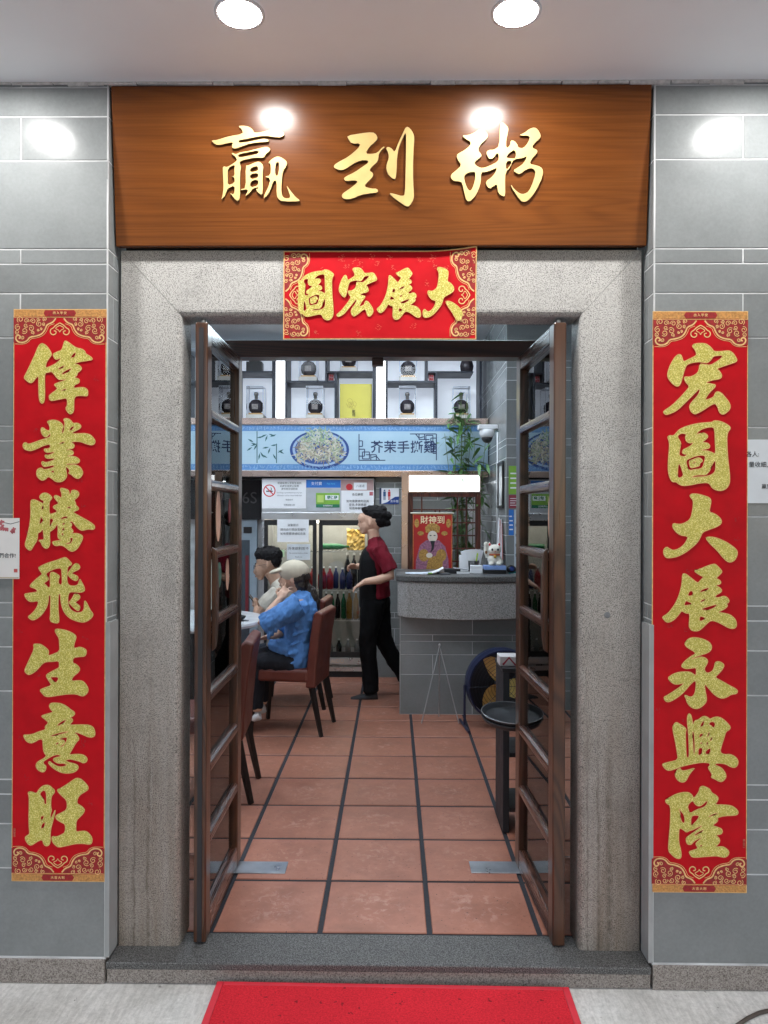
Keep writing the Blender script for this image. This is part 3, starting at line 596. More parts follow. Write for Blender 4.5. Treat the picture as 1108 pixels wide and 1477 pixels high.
# ------------------------------------------------------------------ carved signboard, leaning out at the top
zb, zt_ = 2.440, 2.966; yb, yt = 2.576, 2.526
tilt = math.atan2(yb - yt, zt_ - zb); hgt = math.hypot(yb - yt, zt_ - zb); wid = XR - XL - .012
sg = thing('signboard', 'wide varnished brown wooden signboard with three carved gold characters', 'sign', ((XL + XR) / 2, yb, zb), rot=(tilt, 0, 0))
MB().box(-wid / 2, wid / 2, 0, .030, 0, hgt).build('board', M_SIGN, sg, bev=.003)
MB().box(-wid / 2, wid / 2, .0305, .045, .004, hgt - .03).build('backing', M_BLACKM, sg)
for key, px, py in (('ying', 370, 245), ('dao', 540, 245), ('zhou', 715, 245)):
    c = at(px, py, 2.552); S = 140 * 2.552 / F
    lx, lz = c.x - sg.location.x, (c.z - zb) / math.cos(tilt)
    me = glyph(key, S, S, .0045)
    if len(me.materials) == 0: me.materials.append(M_BRASSD)
    o = link('gold_character', me, None, sg, (lx, -.0047, lz), UP)
    f2 = glyph(key, S, S, .0004, -.0004); f2.materials.clear(); f2.materials.append(M_BRASS)
    link('character_face', f2, None, o, (0, 0, .0047))

# ------------------------------------------------------------------ red paper hangings
def spiral(cx_, cz_, r, turns=1.6, a0=0, sgn=1, n=18):
    return [(cx_ + r * (1 - .75 * i / n) * math.cos(a0 + sgn * turns * 2 * math.pi * i / n), cz_ + r * (1 - .75 * i / n) * math.sin(a0 + sgn * turns * 2 * math.pi * i / n)) for i in range(n + 1)]
SCAL = P("515,140 480,185 420,205 405,255 370,305 300,330 240,335 215,375 170,395 120,390 90,355 100,320 130,315 145,340 125,352")
SCAL2 = P("500,196 440,216 424,266 385,320 310,348 252,352 226,392 172,412 84,408")
CLOUD = P("557,188 510,215 490,240 460,255 455,290 480,315 515,305 520,275 495,270")
CLOUD2 = P("557,214 520,232 512,250 545,262 557,285")
def ornament(width, mirror=True):
    """list of (points, line width) in the units of the top ornament (977 wide, centre 557, top 42)"""
    L = [(smooth_path(SCAL, 2, False), 15), (smooth_path(SCAL2, 2, False), 5), (smooth_path(CLOUD, 2, False), 11), (smooth_path(CLOUD2, 2, False), 8)]
    for c_ in ((140, 152, 36, 2.2, 1), (205, 165, 28, .5, -1), (275, 170, 30, 3, 1), (340, 198, 32, 4.4, -1), (330, 150, 20, 0, 1), (400, 148, 24, 2, 1), (115, 235, 34, 5, -1), (110, 285, 26, 1, 1), (185, 270, 34, 2.4, -1), (200, 215, 24, .4, 1),
               (255, 245, 34, 4, 1), (270, 290, 20, 1.2, -1), (330, 262, 14, 0, 1), (165, 340, 22, 3.6, -1), (360, 250, 14, 2, -1), (390, 200, 18, 1, 1)):
        L.append((spiral(c_[0], c_[1], c_[2], 1.35, c_[3], c_[4], 14), 7))
    out = []
    for p, w in L:
        out.append((p, w)); out.append(([(1114 - x, y) for x, y in p], w))
    return out
FIELD = P("70,128 520,128 480,180 420,202 402,255 370,303 300,328 240,334 213,374 170,393 120,392 70,392")
def couplet(side, keys, boxes, top_text, bottom_text, label):
    x0, x1, y0, y1 = (20, 151, 446, 1272) if side == 'L' else (941.5, 1077, 449, 1288)
    Yp = YW - .0015
    a = at(x0, y0, Yp); b = at(x1, y1, Yp); w = b.x - a.x; h = a.z - b.z
    c = thing('couplet_banner', label, 'banner', ((a.x + b.x) / 2, Yp, b.z), group='red and gold couplets flanking the doorway')
    MB().box(-w / 2, w / 2, -.0008, .0008, 0, h).build('gold_border', M_GOLDL, c)
    e = .0028
    nx, nz = 10, 40; g = MB(); vs = []
    for j in range(nz + 1):
        for i in range(nx + 1):
            vs.append((-w / 2 + e + (w - 2 * e) * i / nx, -.0012 - .0006 * (.5 + .5 * math.sin(i * 1.3 + j * .5)), e + (h - 2 * e) * j / nz))
    g.add(vs, [(j * (nx + 1) + i, j * (nx + 1) + i + 1, (j + 1) * (nx + 1) + i + 1, (j + 1) * (nx + 1) + i) for j in range(nz) for i in range(nx)])
    g.build('red_paper', M_RED, c, smooth=True)
    # faint stamped good-luck marks
    mk = MB()
    for _ in range(26):
        x, z = rnd.uniform(-w / 2 + .02, w / 2 - .02), rnd.uniform(.2, h - .2)
        for q in range(7):
            u = rnd.uniform(-.008, .008); v = rnd.uniform(-.008, .008)
            if rnd.random() < .5: mk.ribbon([(x + u, z + v), (x + u + .006, z + v)], .0012, -.0021)
            else: mk.ribbon([(x + u, z + v), (x + u, z + v + .006)], .0012, -.0021)
    mk.build('stamped_marks', plain('stamp_red', (.33, .004, .010), .5), c)['kind'] = 'stuff'
    s = (w - .001) / 977.0
    def to(pt, flip): return ((pt[0] - 557) * s, (h - (pt[1] - 42) * s) if not flip else ((pt[1] - 42) * s))
    for flip, txt in ((False, top_text), (True, bottom_text)):
        fld = MB()
        for mir in (False, True):
            poly = [to((1114 - x if mir else x, y), flip) for x, y in FIELD]
            fld.prism(poly, -.0023, -.0020)
        part = fld.build('corner_field', M_DRED, c)
        ln = MB()
        for i, (pts, lw) in enumerate(ornament(w)): ln.ribbon([to(p_, flip) for p_ in pts], lw * s, -.0027 - .00002 * i)
        ln.build('gold_scrollwork', M_GOLDL, part)['kind'] = 'stuff'
        bd = MB(); zz = [to((0, q), flip)[1] for q in (50, 122)]
        bd.box(-w / 2 + .003, w / 2 - .003, -.0026, -.002, min(zz), max(zz)); bo = bd.build('gold_band', M_GOLDB, c)
        pl = MB(); pl.prism([to(q, flip) for q in ((385, 86), (405, 54), (709, 54), (729, 86), (709, 118), (405, 118))], -.0031, -.0026)
        pl.build('plate', M_DRED, bo)
        zc = to((0, 86), flip)[1]
        lettering(txt, .0105, M_GOLDL, bo, (0, -.0036, zc), bold=.0002, spacing=1.35)
        l2 = MB(); zl = to((0, 129), flip)[1]; l2.box(-w / 2 + .002, w / 2 - .002, -.0029, -.002, zl - .0007, zl + .0007); l2.build('gold_rule', M_GOLDL, bo)
    for key, (bx, by) in zip(keys, boxes):
        ctr = at(bx + 55, by + 55, Yp); S = 110 * Yp / F
        fm = glyph(key, S, S, .0008, 0.0)
        if len(fm.materials) == 0: fm.materials.append(M_GLIT)
        o = link('gold_character', fm, None, c, (ctr.x - c.location.x, -.0034, ctr.z - c.location.z), UP)
        link('gold_outline', glyph_edge(key, S, S, .0022), None, o, (0, 0, .0010))
    # maker's line of tiny characters
    lettering('福\n如\n東\n海' if side == 'L' else '壽\n比\n南\n山', .009, plain('faint_print', (.55, .12, .08), .5), c, ((-w / 2 + .010) if side == 'L' else (w / 2 - .010), -.0028, h * .085), line=.8)
    return c
couplet('L', ['wei', 'ye', 'teng', 'fei', 'sheng', 'yi', 'wang'], [(30, 485), (30, 595), (30, 695), (30, 795), (30, 900), (30, 1008), (30, 1115)], '出入平安', '大吉大利',
        'tall red couplet of seven gold characters, overlapped by the plum blossom notice')
couplet('R', ['hong', 'tu', 'da', 'zhan', 'yong', 'xing', 'long'], [(955, 490), (955, 600), (955, 705), (955, 808), (955, 915), (955, 1025), (955, 1135)], '出入平安', '大吉大利',
        'tall red couplet of seven gold characters, next to the plain text notice')
# top scroll, its upper corner curling forward
Yp = YG - .006
a = at(409, 362, Yp); b = at(687, 490, Yp); w = b.x - a.x; h = a.z - b.z
hp = thing('lintel_banner', 'red horizontal banner with four gold characters, corner curling off the lintel', 'banner', ((a.x + b.x) / 2, Yp, b.z))
def bend(x, z):
    u = (x / w + .5); v = z / h
    k = max(0, (u - .72) / .28) * max(0, (v - .55) / .45)
    return -.022 * k * k - .004 * math.sin(u * 3.1) * (1 - v) - .003 * (1 - v) ** 2, .010 * k ** 2
def sheet(x0, x1, z0, z1, off, nx=28, nz=14):
    g = MB(); vs = []
    for j in range(nz + 1):
        for i in range(nx + 1):
            x = x0 + (x1 - x0) * i / nx; z = z0 + (z1 - z0) * j / nz; d, dz = bend(x, z); vs.append((x, d - off, z + dz))
    return g.add(vs, [(j * (nx + 1) + i, j * (nx + 1) + i + 1, (j + 1) * (nx + 1) + i + 1, (j + 1) * (nx + 1) + i) for j in range(nz) for i in range(nx)])
sheet(-w / 2, w / 2, 0, h, 0).build('gold_border', M_GOLDL, hp, smooth=True)
sheet(-w / 2 + .004, w / 2 - .004, .004, h - .004, .0009).build('red_paper', M_RED, hp, smooth=True)
sc_ = h / 977.0
for mir in (1, -1):
    # the couplet ornament turned on its side
    def tw_(pt): return (mir * (-w / 2 + (pt[1] - 128) * sc_ * .98 + .004), (557 - pt[0]) * sc_ * .97 + h / 2)
    fld = MB()
    for m2 in (False, True):
        poly = [tw_((1114 - x if m2 else x, y)) for x, y in smooth_path(FIELD, 1)]
        n_ = len(poly); fld.add([(x, bend(x, z)[0] - .0016, z + bend(x, z)[1]) for x, z in poly], [tuple(range(n_))])
    po = fld.build('corner_field', M_DRED, hp)
    ln = MB()
    for i, (pts, lw) in enumerate(ornament(w)):
        p2 = [tw_(q) for q in pts]; st = len(ln.v); ln.ribbon(p2, lw * sc_, 0)
        for j in range(st, len(ln.v)):
            x, _, z = ln.v[j]; d, dz = bend(x, z); ln.v[j] = (x, d - .0024 - .00003 * i, z + dz)
    ln.build('gold_scrollwork', M_GOLDL, po)['kind'] = 'stuff'
for key, (bx0, bx1, by0, by1) in (('tu', (430, 482, 390, 463)), ('hong', (486, 544, 387, 458)), ('zhan', (544, 607, 387.5, 462)), ('da', (610, 667, 386.6, 464))):
    g0, g1, g2, g3 = gbox(key); p0 = at(bx0, by0, Yp); p1 = at(bx1, by1, Yp)
    sx = (p1.x - p0.x) / (g1 - g0) * 1108; sz = (p0.z - p1.z) / (g3 - g2) * 1108
    X = (p0.x + p1.x) / 2 - ((g0 + g1) / 2 / 1108 - .5) * sx; Zc = (p0.z + p1.z) / 2 - (.5 - (g2 + g3) / 2 / 1108) * sz
    fm = glyph(key, sx, sz, .0008, 0.0); fm.materials.clear(); fm.materials.append(M_GLIT)
    o = link('gold_character', fm, None, hp, (X - hp.location.x, -.0088, Zc - hp.location.z), UP)
    link('gold_outline', glyph_edge(key, sx, sz, .0016), None, o, (0, 0, .0010))
mk = MB()
for _ in range(22):
    x, z = rnd.uniform(-w / 2 + .08, w / 2 - .08), rnd.choice([rnd.uniform(.02, .07), rnd.uniform(h - .06, h - .02), rnd.uniform(.02, h - .02)])
    for q in range(8):
        u, v = rnd.uniform(-.010, .010), rnd.uniform(-.010, .010); d = bend(x, z)[0] - .0016
        mk.ribbon([(x + u, z + v), (x + u + .005, z + v + rnd.uniform(-.004, .004))], .0013, d)
mk.build('stamped_marks', plain('stamp_gold', (.62, .10, .06), .5), hp)['kind'] = 'stuff'

# paper notices on the wall
def paper(px0, px1, py0, py1, Y, name, label, cat='notice', mat=None, group=None, th=.0008, parent=None):
    a = at(px0, py0, Y); b = at(px1, py1, Y); w = b.x - a.x; h = a.z - b.z
    o = thing(name, label, cat, ((a.x + b.x) / 2, Y, b.z), group=group)
    MB().box(-w / 2, w / 2, -th, 0, 0, h).build('sheet', mat or M_WHITE, o)
    return o, w, h
n1, w, h = paper(-60, 28, 747, 835, YW - .0062, 'paper_notice', 'white paper notice with plum blossom print taped beside the couplet', mat=plain('cream_paper', (.70, .69, .68), .55, 0, .04, 12))
fl_ = MB()
for _ in range(9):
    x, z = w / 2 - rnd.uniform(.01, .07), h - rnd.uniform(.006, .05)
    for k in range(5):
        q = 2 * math.pi * k / 5 + rnd.random(); fl_.ribbon([(x, z), (x + .004 * math.cos(q), z + .004 * math.sin(q)), (x + .007 * math.cos(q), z + .007 * math.sin(q))], .005, -.0012 - .00001 * k)
fl_.build('blossom_print', plain('blossom_ink', (.42, .10, .12), .6), n1)
br = MB(); br.ribbon([(w / 2, h - .012), (w / 2 - .03, h - .02), (w / 2 - .07, h - .012)], .002, -.0011); br.build('twig_print', M_INK, n1)
lettering('請與我們合作!', .018, M_INK, n1, (w / 2 - .011, -.0012, .078), align='RIGHT')
MB().box(w / 2 - .018, w / 2 - .006, -.0013, -.0009, .022, .034).build('seal_print', plain('seal_red', (.45, .08, .08), .6), n1)
MB().box(-w / 2 + .002, w / 2 - .002, -.0012, -.0009, .002, .006).build('print_edge', plain('tan_print', (.45, .38, .28), .6), n1)
n2, w, h = paper(1078.5, 1190, 634, 726, YW - .0012, 'paper_notice', 'plain white paper notice with short black lines of writing taped to tiles', mat=plain('cool_paper', (.62, .66, .70), .5, 0, .04, 12))
lettering('各人:', .020, M_INK, n2, (-w / 2 + .038, -.0012, h - .050), align='RIGHT'); lettering('量收細,多謝', .020, M_INK, n2, (-w / 2 + .003, -.0012, h - .085), align='LEFT')
lettering('贏到粥', .017, M_INK, n2, (-w / 2 + .046, -.0012, h - .158), align='LEFT')

# ------------------------------------------------------------------ downlights in the soffit
def downlight(x, y, label, first=[None]):
    d = thing('ceiling_downlight', label, 'downlight', (x, y, CZ), group='recessed downlights in the soffit')
    if first[0] is None:
        a = MB().lathe([(.0615, -.0005), (.073, -.0005), (.073, -.004), (.0615, -.006)], 32, cap=False); a.f += [(32 * 3 + k, 32 * 3 + (k + 1) % 32, (k + 1) % 32, k) for k in range(32)]
        r = a.build('trim_ring', M_WPAINT, d, smooth=True)
        e = MB().lathe([(.061, -.0022), (.061, -.0030)], 32).build('lens', emit('downlight_glow', (1, .985, .96), DOWNLIGHT), d)
        first[0] = (r, e)
    else:
        for q in first[0]:
            k = q.copy(); COL.objects.link(k); k.parent = d
    return d
for i, px in enumerate((-40, 345, 738, 1125)):
    p = fl(px, 22, CZ); downlight((-1.325, -.452, .352, 1.235)[i], 2.175, ['round recessed downlight above the wall with the plum blossom notice', 'lit round downlight above the signboard, on the plum blossom notice side', 'lit round downlight above the signboard, on the plain text notice side', 'round recessed downlight above the wall with the plain text notice'][i])

# ------------------------------------------------------------------ red mat
mt = thing('door_mat', 'bright red ribbed door mat lying against the granite step', 'mat', (0.0, 2.497, GZ + .0165), rot=(R(1.1), 0, R(-.5)))
MB().box(-.585, .588, -.80, 0, .0, .006).build('base', plain('mat_rubber', (.45, .01, .02), .55, 0, .1, 20), mt, bev=.002)
MB().box(-.560, .563, -.775, -.024, .0062, .0125).build('pile', M_CARPET, mt, bev=.003)
for x0, x1, y0, y1 in ((-.583, -.5615, -.798, -.003), (.5645, .586, -.798, -.003), (-.561, .564, -.0225, -.003), (-.561, .564, -.798, -.7765)):
    MB().box(x0, x1, y0, y1, .0062, .0100).build('border', plain('mat_edge', (.62, .02, .04), .5, 0, .1, 30), mt, bev=.002)
# dry leaf scrap on the mat
lf = MB(); lf.ribbon([(0, 0), (.006, .003), (.012, .002), (.018, .006)], [.002, .007, .006, .001], 0)
tag(lf.build('dry_leaf', plain('dry_leaf_brown', (.16, .07, .02), .7), None, loc=tuple(fl(352, 1431, GZ + .0158)), rot=(R(-78), 0, R(20))), 'tiny dry brown leaf lying on the red door mat', 'leaf')

hs = [fl(px, py, GZ + .006) for px, py in ((1062, 1480), (1078, 1469), (1095, 1461), (1120, 1455), (1160, 1454))]
ho = MB().tube(hs, .006, 10).build('rubber_hose', plain('hose_brown', (.06, .045, .035), .5), None, smooth=True); tag(ho, 'dark rubber hose end curling on the pale pavement', 'hose')
# ------------------------------------------------------------------ double doors, standing open towards the street
YH = 3.262; DH = 2.19
def leaf(xh, xn, label, pull_side, stick):
    """hinge end at (xh, YH), free end at (xn, 2.625)"""
    L = YH - 2.625; ang = math.atan2(xn - xh, L)
    d = thing('door_leaf', label, 'door', (xh, YH, .008), rz=ang, group='glazed double doors')
    t = .044; H = DH - .008
    sw = .075
    MB().box(-t / 2, t / 2, -L, -L + sw * .9, 0, H).build('stile', M_DOOR, d, bev=.005)
    MB().box(-t / 2, t / 2, -sw, 0, 0, H).build('stile', M_DOOR, d, bev=.005)
    n = 8; rb = .085; rt = .06; pitch = (H - rb - rt) / n
    y0, y1 = -L + sw * .9 + .0005, -sw - .0005
    MB().box(-t / 2 + .001, t / 2 - .001, y0, y1, .002, rb).build('rail', M_DOORH, d, bev=.004)
    MB().box(-t / 2 + .001, t / 2 - .001, y0, y1, H - rt, H - .002).build('rail', M_DOORH, d, bev=.004)
    rail = None; pane = None
    for k in range(n):
        z = rb + k * pitch
        if k:
            if rail is None:
                rr = MB(); prof = [(.021, -.014), (.0225, -.006), (.0225, .006), (.021, .014), (.010, .019), (-.010, .019), (-.021, .014), (-.0225, .006), (-.0225, -.006), (-.021, -.014), (-.010, -.019), (.010, -.019)]
                m = len(prof); rr.add([(x, y0, zz) for x, zz in prof] + [(x, y1, zz) for x, zz in prof], [tuple(range(m))[::-1], tuple(range(m, 2 * m))] + [(i, (i + 1) % m, m + (i + 1) % m, m + i) for i in range(m)])
                rail = rr.build('glazing_bar', M_DOORH, d, loc=(0, 0, z), smooth=False)
            else:
                c = rail.copy(); COL.objects.link(c); c.parent = d; c.location = (0, 0, z)
        if pane is None:
            pane = MB().box(-.0025, .0025, y0 + .0005, y1 - .0005, .0195, pitch - .0195).build('glass_pane', M_GLASS, d, loc=(0, 0, z))
        else:
            c = pane.copy(); COL.objects.link(c); c.parent = d; c.location = (0, 0, z)
    if pull_side > 0: MB().box(-.008, .008, -L - .0035, -L - .0002, .004, H - .02).build('edge_seal', M_BLACKM, d)
    # half-moon pull on the free stile
    zc = 1.20; hm = MB(); pts = [(.0, -.19)] + [(.062 * math.cos(q), .19 * math.sin(q)) for q in [R(a_) for a_ in range(-80, 81, 16)]] + [(0, .19)]
    for sx in (-1, 1):
        m = len(pts); x0_ = sx * (t / 2 + .0005); x1_ = sx * (t / 2 + .018)
        hm.add([(x0_, -L + .068 + q * .9, zc + z) for q, z in pts] + [(x1_, -L + .068 + q * .75, zc + z * .93) for q, z in pts], [tuple(range(m)), tuple(range(m, 2 * m))[::-1]] + [(i, (i + 1) % m, m + (i + 1) % m, m + i) for i in range(m)])
    hm.build('pull_plate', M_DOOR, d, bev=.003)
    MB().lathe([(.010, 0), (.010, .012), (.004, .02)], 12, (0, -L + .03, H - .0), 'Z').build('top_pin', M_STEEL, d)
    # stickers on the panes
    for (yy, zz, ry, rz_, mat, sx) in stick:
        MB().lathe([(1, 0), (1, .0008)], 24, (0, 0, 0), 'Y').build('sticker', mat, d, loc=(sx * .0034, yy, zz), rot=(0, 0, R(90))).scale = (ry, 1, rz_)
    return d
PEACH = plain('peach_sticker', (.62, .36, .26), .5); PALEG = plain('pale_sticker', (.55, .66, .62), .5)
leaf(-.682, -.676, 'open glazed wooden door leaf with several stickers, beside the empty chair', 1,
     [(-.38, 1.50, .040, .10, PEACH, 1), (-.17, 1.52, .022, .05, plain('dull_red_label', (.25, .03, .04), .5), 1), (-.50, 1.25, .035, .10, PALEG, 1), (-.36, 1.27, .035, .05, plain('dull_green_label', (.06, .16, .12), .5), 1), (-.21, 1.26, .03, .065, PEACH, 1)])
leaf(.5555, .583, 'open glazed wooden door leaf with one oval sticker, beside the serving stand', -1, [(-.52, 1.50, .035, .095, PEACH, -1)])
df = thing('transom_frame', 'dark wooden transom bar with clear glass above and beside the doors', 'door frame', (-.06, 3.315, 0))
MB().box(-.78, .75, -.045, .045, DH + .012, DH + .085).build('transom_bar', M_BEAM, df, bev=.003)
MB().box(-.035, .015, -.04, .01, DH - .022, DH + .0115).build('door_stop', M_BEAM, df, bev=.003)
MB().box(-1.3, 1.2, -.004, .004, DH + .0852, IZ - .002).build('transom_pane', M_GLASS, df)
MB().box(-1.3, -.785, -.004, .004, .006, DH + .084).build('side_pane', M_GLASS, df)
MB().box(.755, 1.2, -.004, .004, .006, DH + .084).build('side_pane', M_GLASS, df)
for px0, px1, lab in ((318, 414, 'steel floor hinge plate under the door leaf beside the empty chair'), (678, 770, 'steel floor hinge plate under the door leaf beside the serving stand')):
    a = fl(px0, 1251); b = fl(px1, 1251)
    pl = MB().box(a.x, b.x, a.y - .055, a.y + .050, .0008, .0038).build('floor_hinge_plate', plain('worn_steel', (.42, .45, .50), .32, .85, .15, 14), None, bev=.001, seg=1)
    tag(pl, lab, 'hinge plate', 'floor hinge plates')
# ------------------------------------------------------------------ shop shell
def wall(name, label, parts, loc=(0, 0, 0)):
    w = thing(name, label, 'wall', loc); b = MB()
    for p in parts: b.box(*p)
    b.build('wall_core', M_GROUT, w); return w
lw = thing('side_wall', 'pale plastered wall inside the shop beyond the dining table', 'wall', (-3.3, 5.2, 0))
MB().box(-.15, 0, -2.46, 2.5, 0.0, IZ).build('wall_core', plain('inner_wall', (.42, .46, .50), .7, 0, .05, 3), lw)
bw = wall('back_wall', 'grey tiled back wall beside the drinks fridge', [(-3.29, 2.2, -.0064, .15, 0, IZ)], (0, 7.42, 0))
tiled(bw, (-.16, -.008, 0), 0, .9, 0, 1.80)
tw2 = thing('partition_wall', 'grey tiled wall stub between the fridge and the counter', 'wall', (-.165, 6.93, 0))
MB().box(0, .29, .0016, .485, .0, 1.86).build('wall_core', M_GROUT, tw2)
tiled(tw2, (.0, 0, 0), 0, .29, 0.0, 1.86, phase=0, first=.12)
PX, PY = .872, 5.80
pw = thing('cashier_pillar', 'grey tiled pillar behind the counter hung with notices', 'pillar', (PX, PY, 0))
MB().box(.0016, 1.30, .0016, 1.615, 0.0, IZ).build('wall_core', M_GROUT, pw)
tiled(pw, (0, 0, 0), 0, 1.25, 0.0, IZ - .004, phase=1)
tiled(pw, (0, .003, 0), R(-90), 1.60, 0.0, IZ - .004, phase=1, flip=True)
rw = thing('side_wall', 'grey tiled wall inside the shop beside the cashier pillar', 'wall', (2.18, 4.2, 0))
MB().box(.0016, .15, -1.46, 3.2, 0, IZ).build('wall_core', M_GROUT, rw)
tiled(rw, (0, 1.59, 0), R(-90), 3.0, 0.0, IZ - .004, phase=0)
# ------------------------------------------------------------------ blue banner bulkhead with copper trims
YB = 6.86
bk = thing('menu_bulkhead', 'long pale blue menu panel with bamboo print, dish picture and copper trims', 'menu panel', (-.7, YB, 0))
zb1, zb0 = at(560, 613, YB).z, at(560, 679, YB).z
zu, zl = at(560, 603.5, YB).z, at(560, 688, YB).z
X0, X1 = -2.55, PX - .006 + .7
def m_blue():
    m, n, l, p = newmat('banner_blue')
    v = coords(n, l, (1, 1, 1)); f = noise(n, l, v, 2.2, 5)
    br = n.new('ShaderNodeTexBrick'); br.inputs['Scale'].default_value = 7; br.inputs['Mortar Size'].default_value = .012
    mp = n.new('ShaderNodeMapping'); tc = n.new('ShaderNodeTexCoord'); l.new(tc.outputs['Object'], mp.inputs[0]); mp.inputs['Rotation'].default_value = (R(90), 0, 0)
    l.new(mp.outputs[0], br.inputs['Vector'])
    br.inputs['Color1'].default_value = (.33, .47, .57, 1); br.inputs['Color2'].default_value = (.35, .49, .59, 1); br.inputs['Mortar'].default_value = (.30, .44, .55, 1)
    c = mix(n, l, .6, br.outputs[0], ramp(n, l, f, [(.3, (.29, .43, .54)), (.7, (.40, .53, .61))]))
    l.new(c, p.inputs['Base Color']); p.inputs['Roughness'].default_value = .35
    p.inputs['Emission Color'].default_value = (.30, .50, .66, 1); l.new(c, p.inputs['Emission Color']); p.inputs['Emission Strength'].default_value = .10  # light put into the print: the panel glows faintly by itself
    return m
M_BLUE = m_blue()
MB().box(X0, X1, .001, .50, zl, zu).build('box', M_BLACKM, bk)
MB().box(X0, X1, -.004, .0005, zb0, zb1).build('blue_panel', M_BLUE, bk)
MB().box(X0, X1, -.022, .0, zb1 + .0005, zu).build('copper_trim', M_COPPER, bk, bev=.003)
MB().box(X0, X1, -.022, .0, zl, zb0 - .0005).build('copper_trim', M_COPPER, bk, bev=.003)
M_BORD = plain('border_blue', (.10, .24, .50), .5)
bo = MB(); pb = MB()
for z in (zb0 + .004, zb1 - .058):
    bo.box(X0, X1, -.0046, -.0038, z, z + .054)
    x = X0
    while x < X1:
        for q in range(3): pb.ribbon([(x + rnd.uniform(0, .03), z + rnd.uniform(.006, .048)), (x + rnd.uniform(0, .03), z + rnd.uniform(.006, .048)), (x + rnd.uniform(.0, .03), z + rnd.uniform(.006, .048))], .004, -.0050 - .0001 * q)
        x += .032
bo.build('border_print', M_BORD, bk); pb.build('border_pattern', plain('border_pale', (.22, .40, .62), .5), bk)['kind'] = 'stuff'
def bp(px, py): q = at(px, py, YB); return (q.x + .7, q.z)
S5 = .0064          # metres per photo pixel here
# fret corners
def fret(fx, fy):
    """list of pixel polylines for the lower corner at (518, 664), mirrored for the upper"""
    A = [[(518, 626), (518, 664), (556, 664)], [(518, 636), (523, 636), (523, 644), (518, 644)], [(518, 648), (526, 648), (526, 658), (518, 658)], [(523, 652), (533, 652), (533, 662), (523, 662), (523, 652)], [(528, 656), (543, 656), (543, 664)], [(535, 664), (535, 656)], [(548, 664), (543, 658), (536, 660)]]
    return [[(fx(x), fy(y)) for x, y in pl] for pl in A]
for pl in fret(lambda x: x, lambda y: y) + fret(lambda x: 518 + 629.5 - x + 0, lambda y: 626 + 664 - y):
    fr = MB()
    for i, (a_, b_) in enumerate(zip(pl, pl[1:])): fr.ribbon([bp(*a_), bp(*b_)], .0085, -.0050 - .0003 * (i % 3))
    fr.build('fret_line', M_NAVYINK, bk)

cx_, cz_ = bp(582, 646)
lettering('芥茉手撕雞', .118, M_NAVYINK, bk, (cx_, -.0055, cz_), bold=.0016, spacing=1.06)
# printed bamboo
bb = MB(); k = 0
for x, y0, y1 in ((371, 622, 668), (399, 640, 668)): bb.ribbon([bp(x, y0), bp(x, y1)], .008, -.0050)
for (x, y, a_) in [(371, 640, 200), (371, 642, 160), (371, 641, 240), (385, 627, 200), (388, 626, 340), (386, 628, 250), (390, 630, 20), (376, 652, 300), (378, 656, 330), (375, 654, 260), (391, 643, 10), (388, 645, 190), (390, 646, 250), (394, 655, 300), (402, 650, 330), (401, 653, 30), (364, 645, 215), (366, 638, 150), (380, 630, 190)]:
    x0, z0 = bp(x, y); q = R(a_); L_ = .06; k += 1
    bb.ribbon([(x0, z0), (x0 + L_ * .5 * math.cos(q), z0 + L_ * .5 * math.sin(q)), (x0 + L_ * math.cos(q), z0 + L_ * math.sin(q))], [.002, .015, .001], -.0052 - .0001 * k)
bb.build('bamboo_print', plain('bamboo_ink', (.02, .10, .11), .6), bk)
# dish picture: plate and heap of shredded chicken, printed flat
dx, dz = bp(461, 647); dm = MB()
def disc(mb, x, z, rx, rz, y, col, n=40): mb.add([(x + rx * math.cos(2 * math.pi * i / n), y, z + rz * math.sin(2 * math.pi * i / n)) for i in range(n)], [tuple(range(n))], col)
disc(dm, dx, dz - .012, .272, .178, -.0050, (.012, .05, .22)); disc(dm, dx, dz - .008, .248, .158, -.0053, (.30, .42, .60)); disc(dm, dx, dz - .006, .225, .140, -.0055, (.03, .08, .28))
for i in range(520):
    u = rnd.uniform(-1, 1); v = rnd.uniform(-1, 1)
    hmax = .175 * (1 - abs(u) ** 1.7)
    x = dx + u * .20; z = dz - .095 + (v * .5 + .5) * (hmax + .115) - .02 * (1 - abs(u))
    q = rnd.uniform(0, 6.28); L_ = rnd.uniform(.025, .075); g_ = rnd.choice([(.46, .40, .30), (.36, .31, .24), (.58, .54, .44), (.20, .17, .14), (.30, .36, .22), (.40, .44, .36)])
    if z > dz + .06: g_ = rnd.choice([(.30, .42, .25), (.45, .50, .42), (.22, .30, .18), (.5, .5, .45)])
    st = len(dm.f); dm.ribbon([(x, z), (x + L_ * .5 * math.cos(q), z + L_ * .5 * math.sin(q) + .004), (x + L_ * math.cos(q + .5), z + L_ * math.sin(q + .5))], [.004, .011, .004], -.0057 - .000004 * i)
    dm.c += [g_] * (len(dm.f) - st)
m, n, l, p = newmat('dish_print'); ca = n.new('ShaderNodeVertexColor'); ca.layer_name = 'Col'; l.new(ca.outputs[0], p.inputs['Base Color']); p.inputs['Roughness'].default_value = .4
dm.build('dish_picture', m, bk)

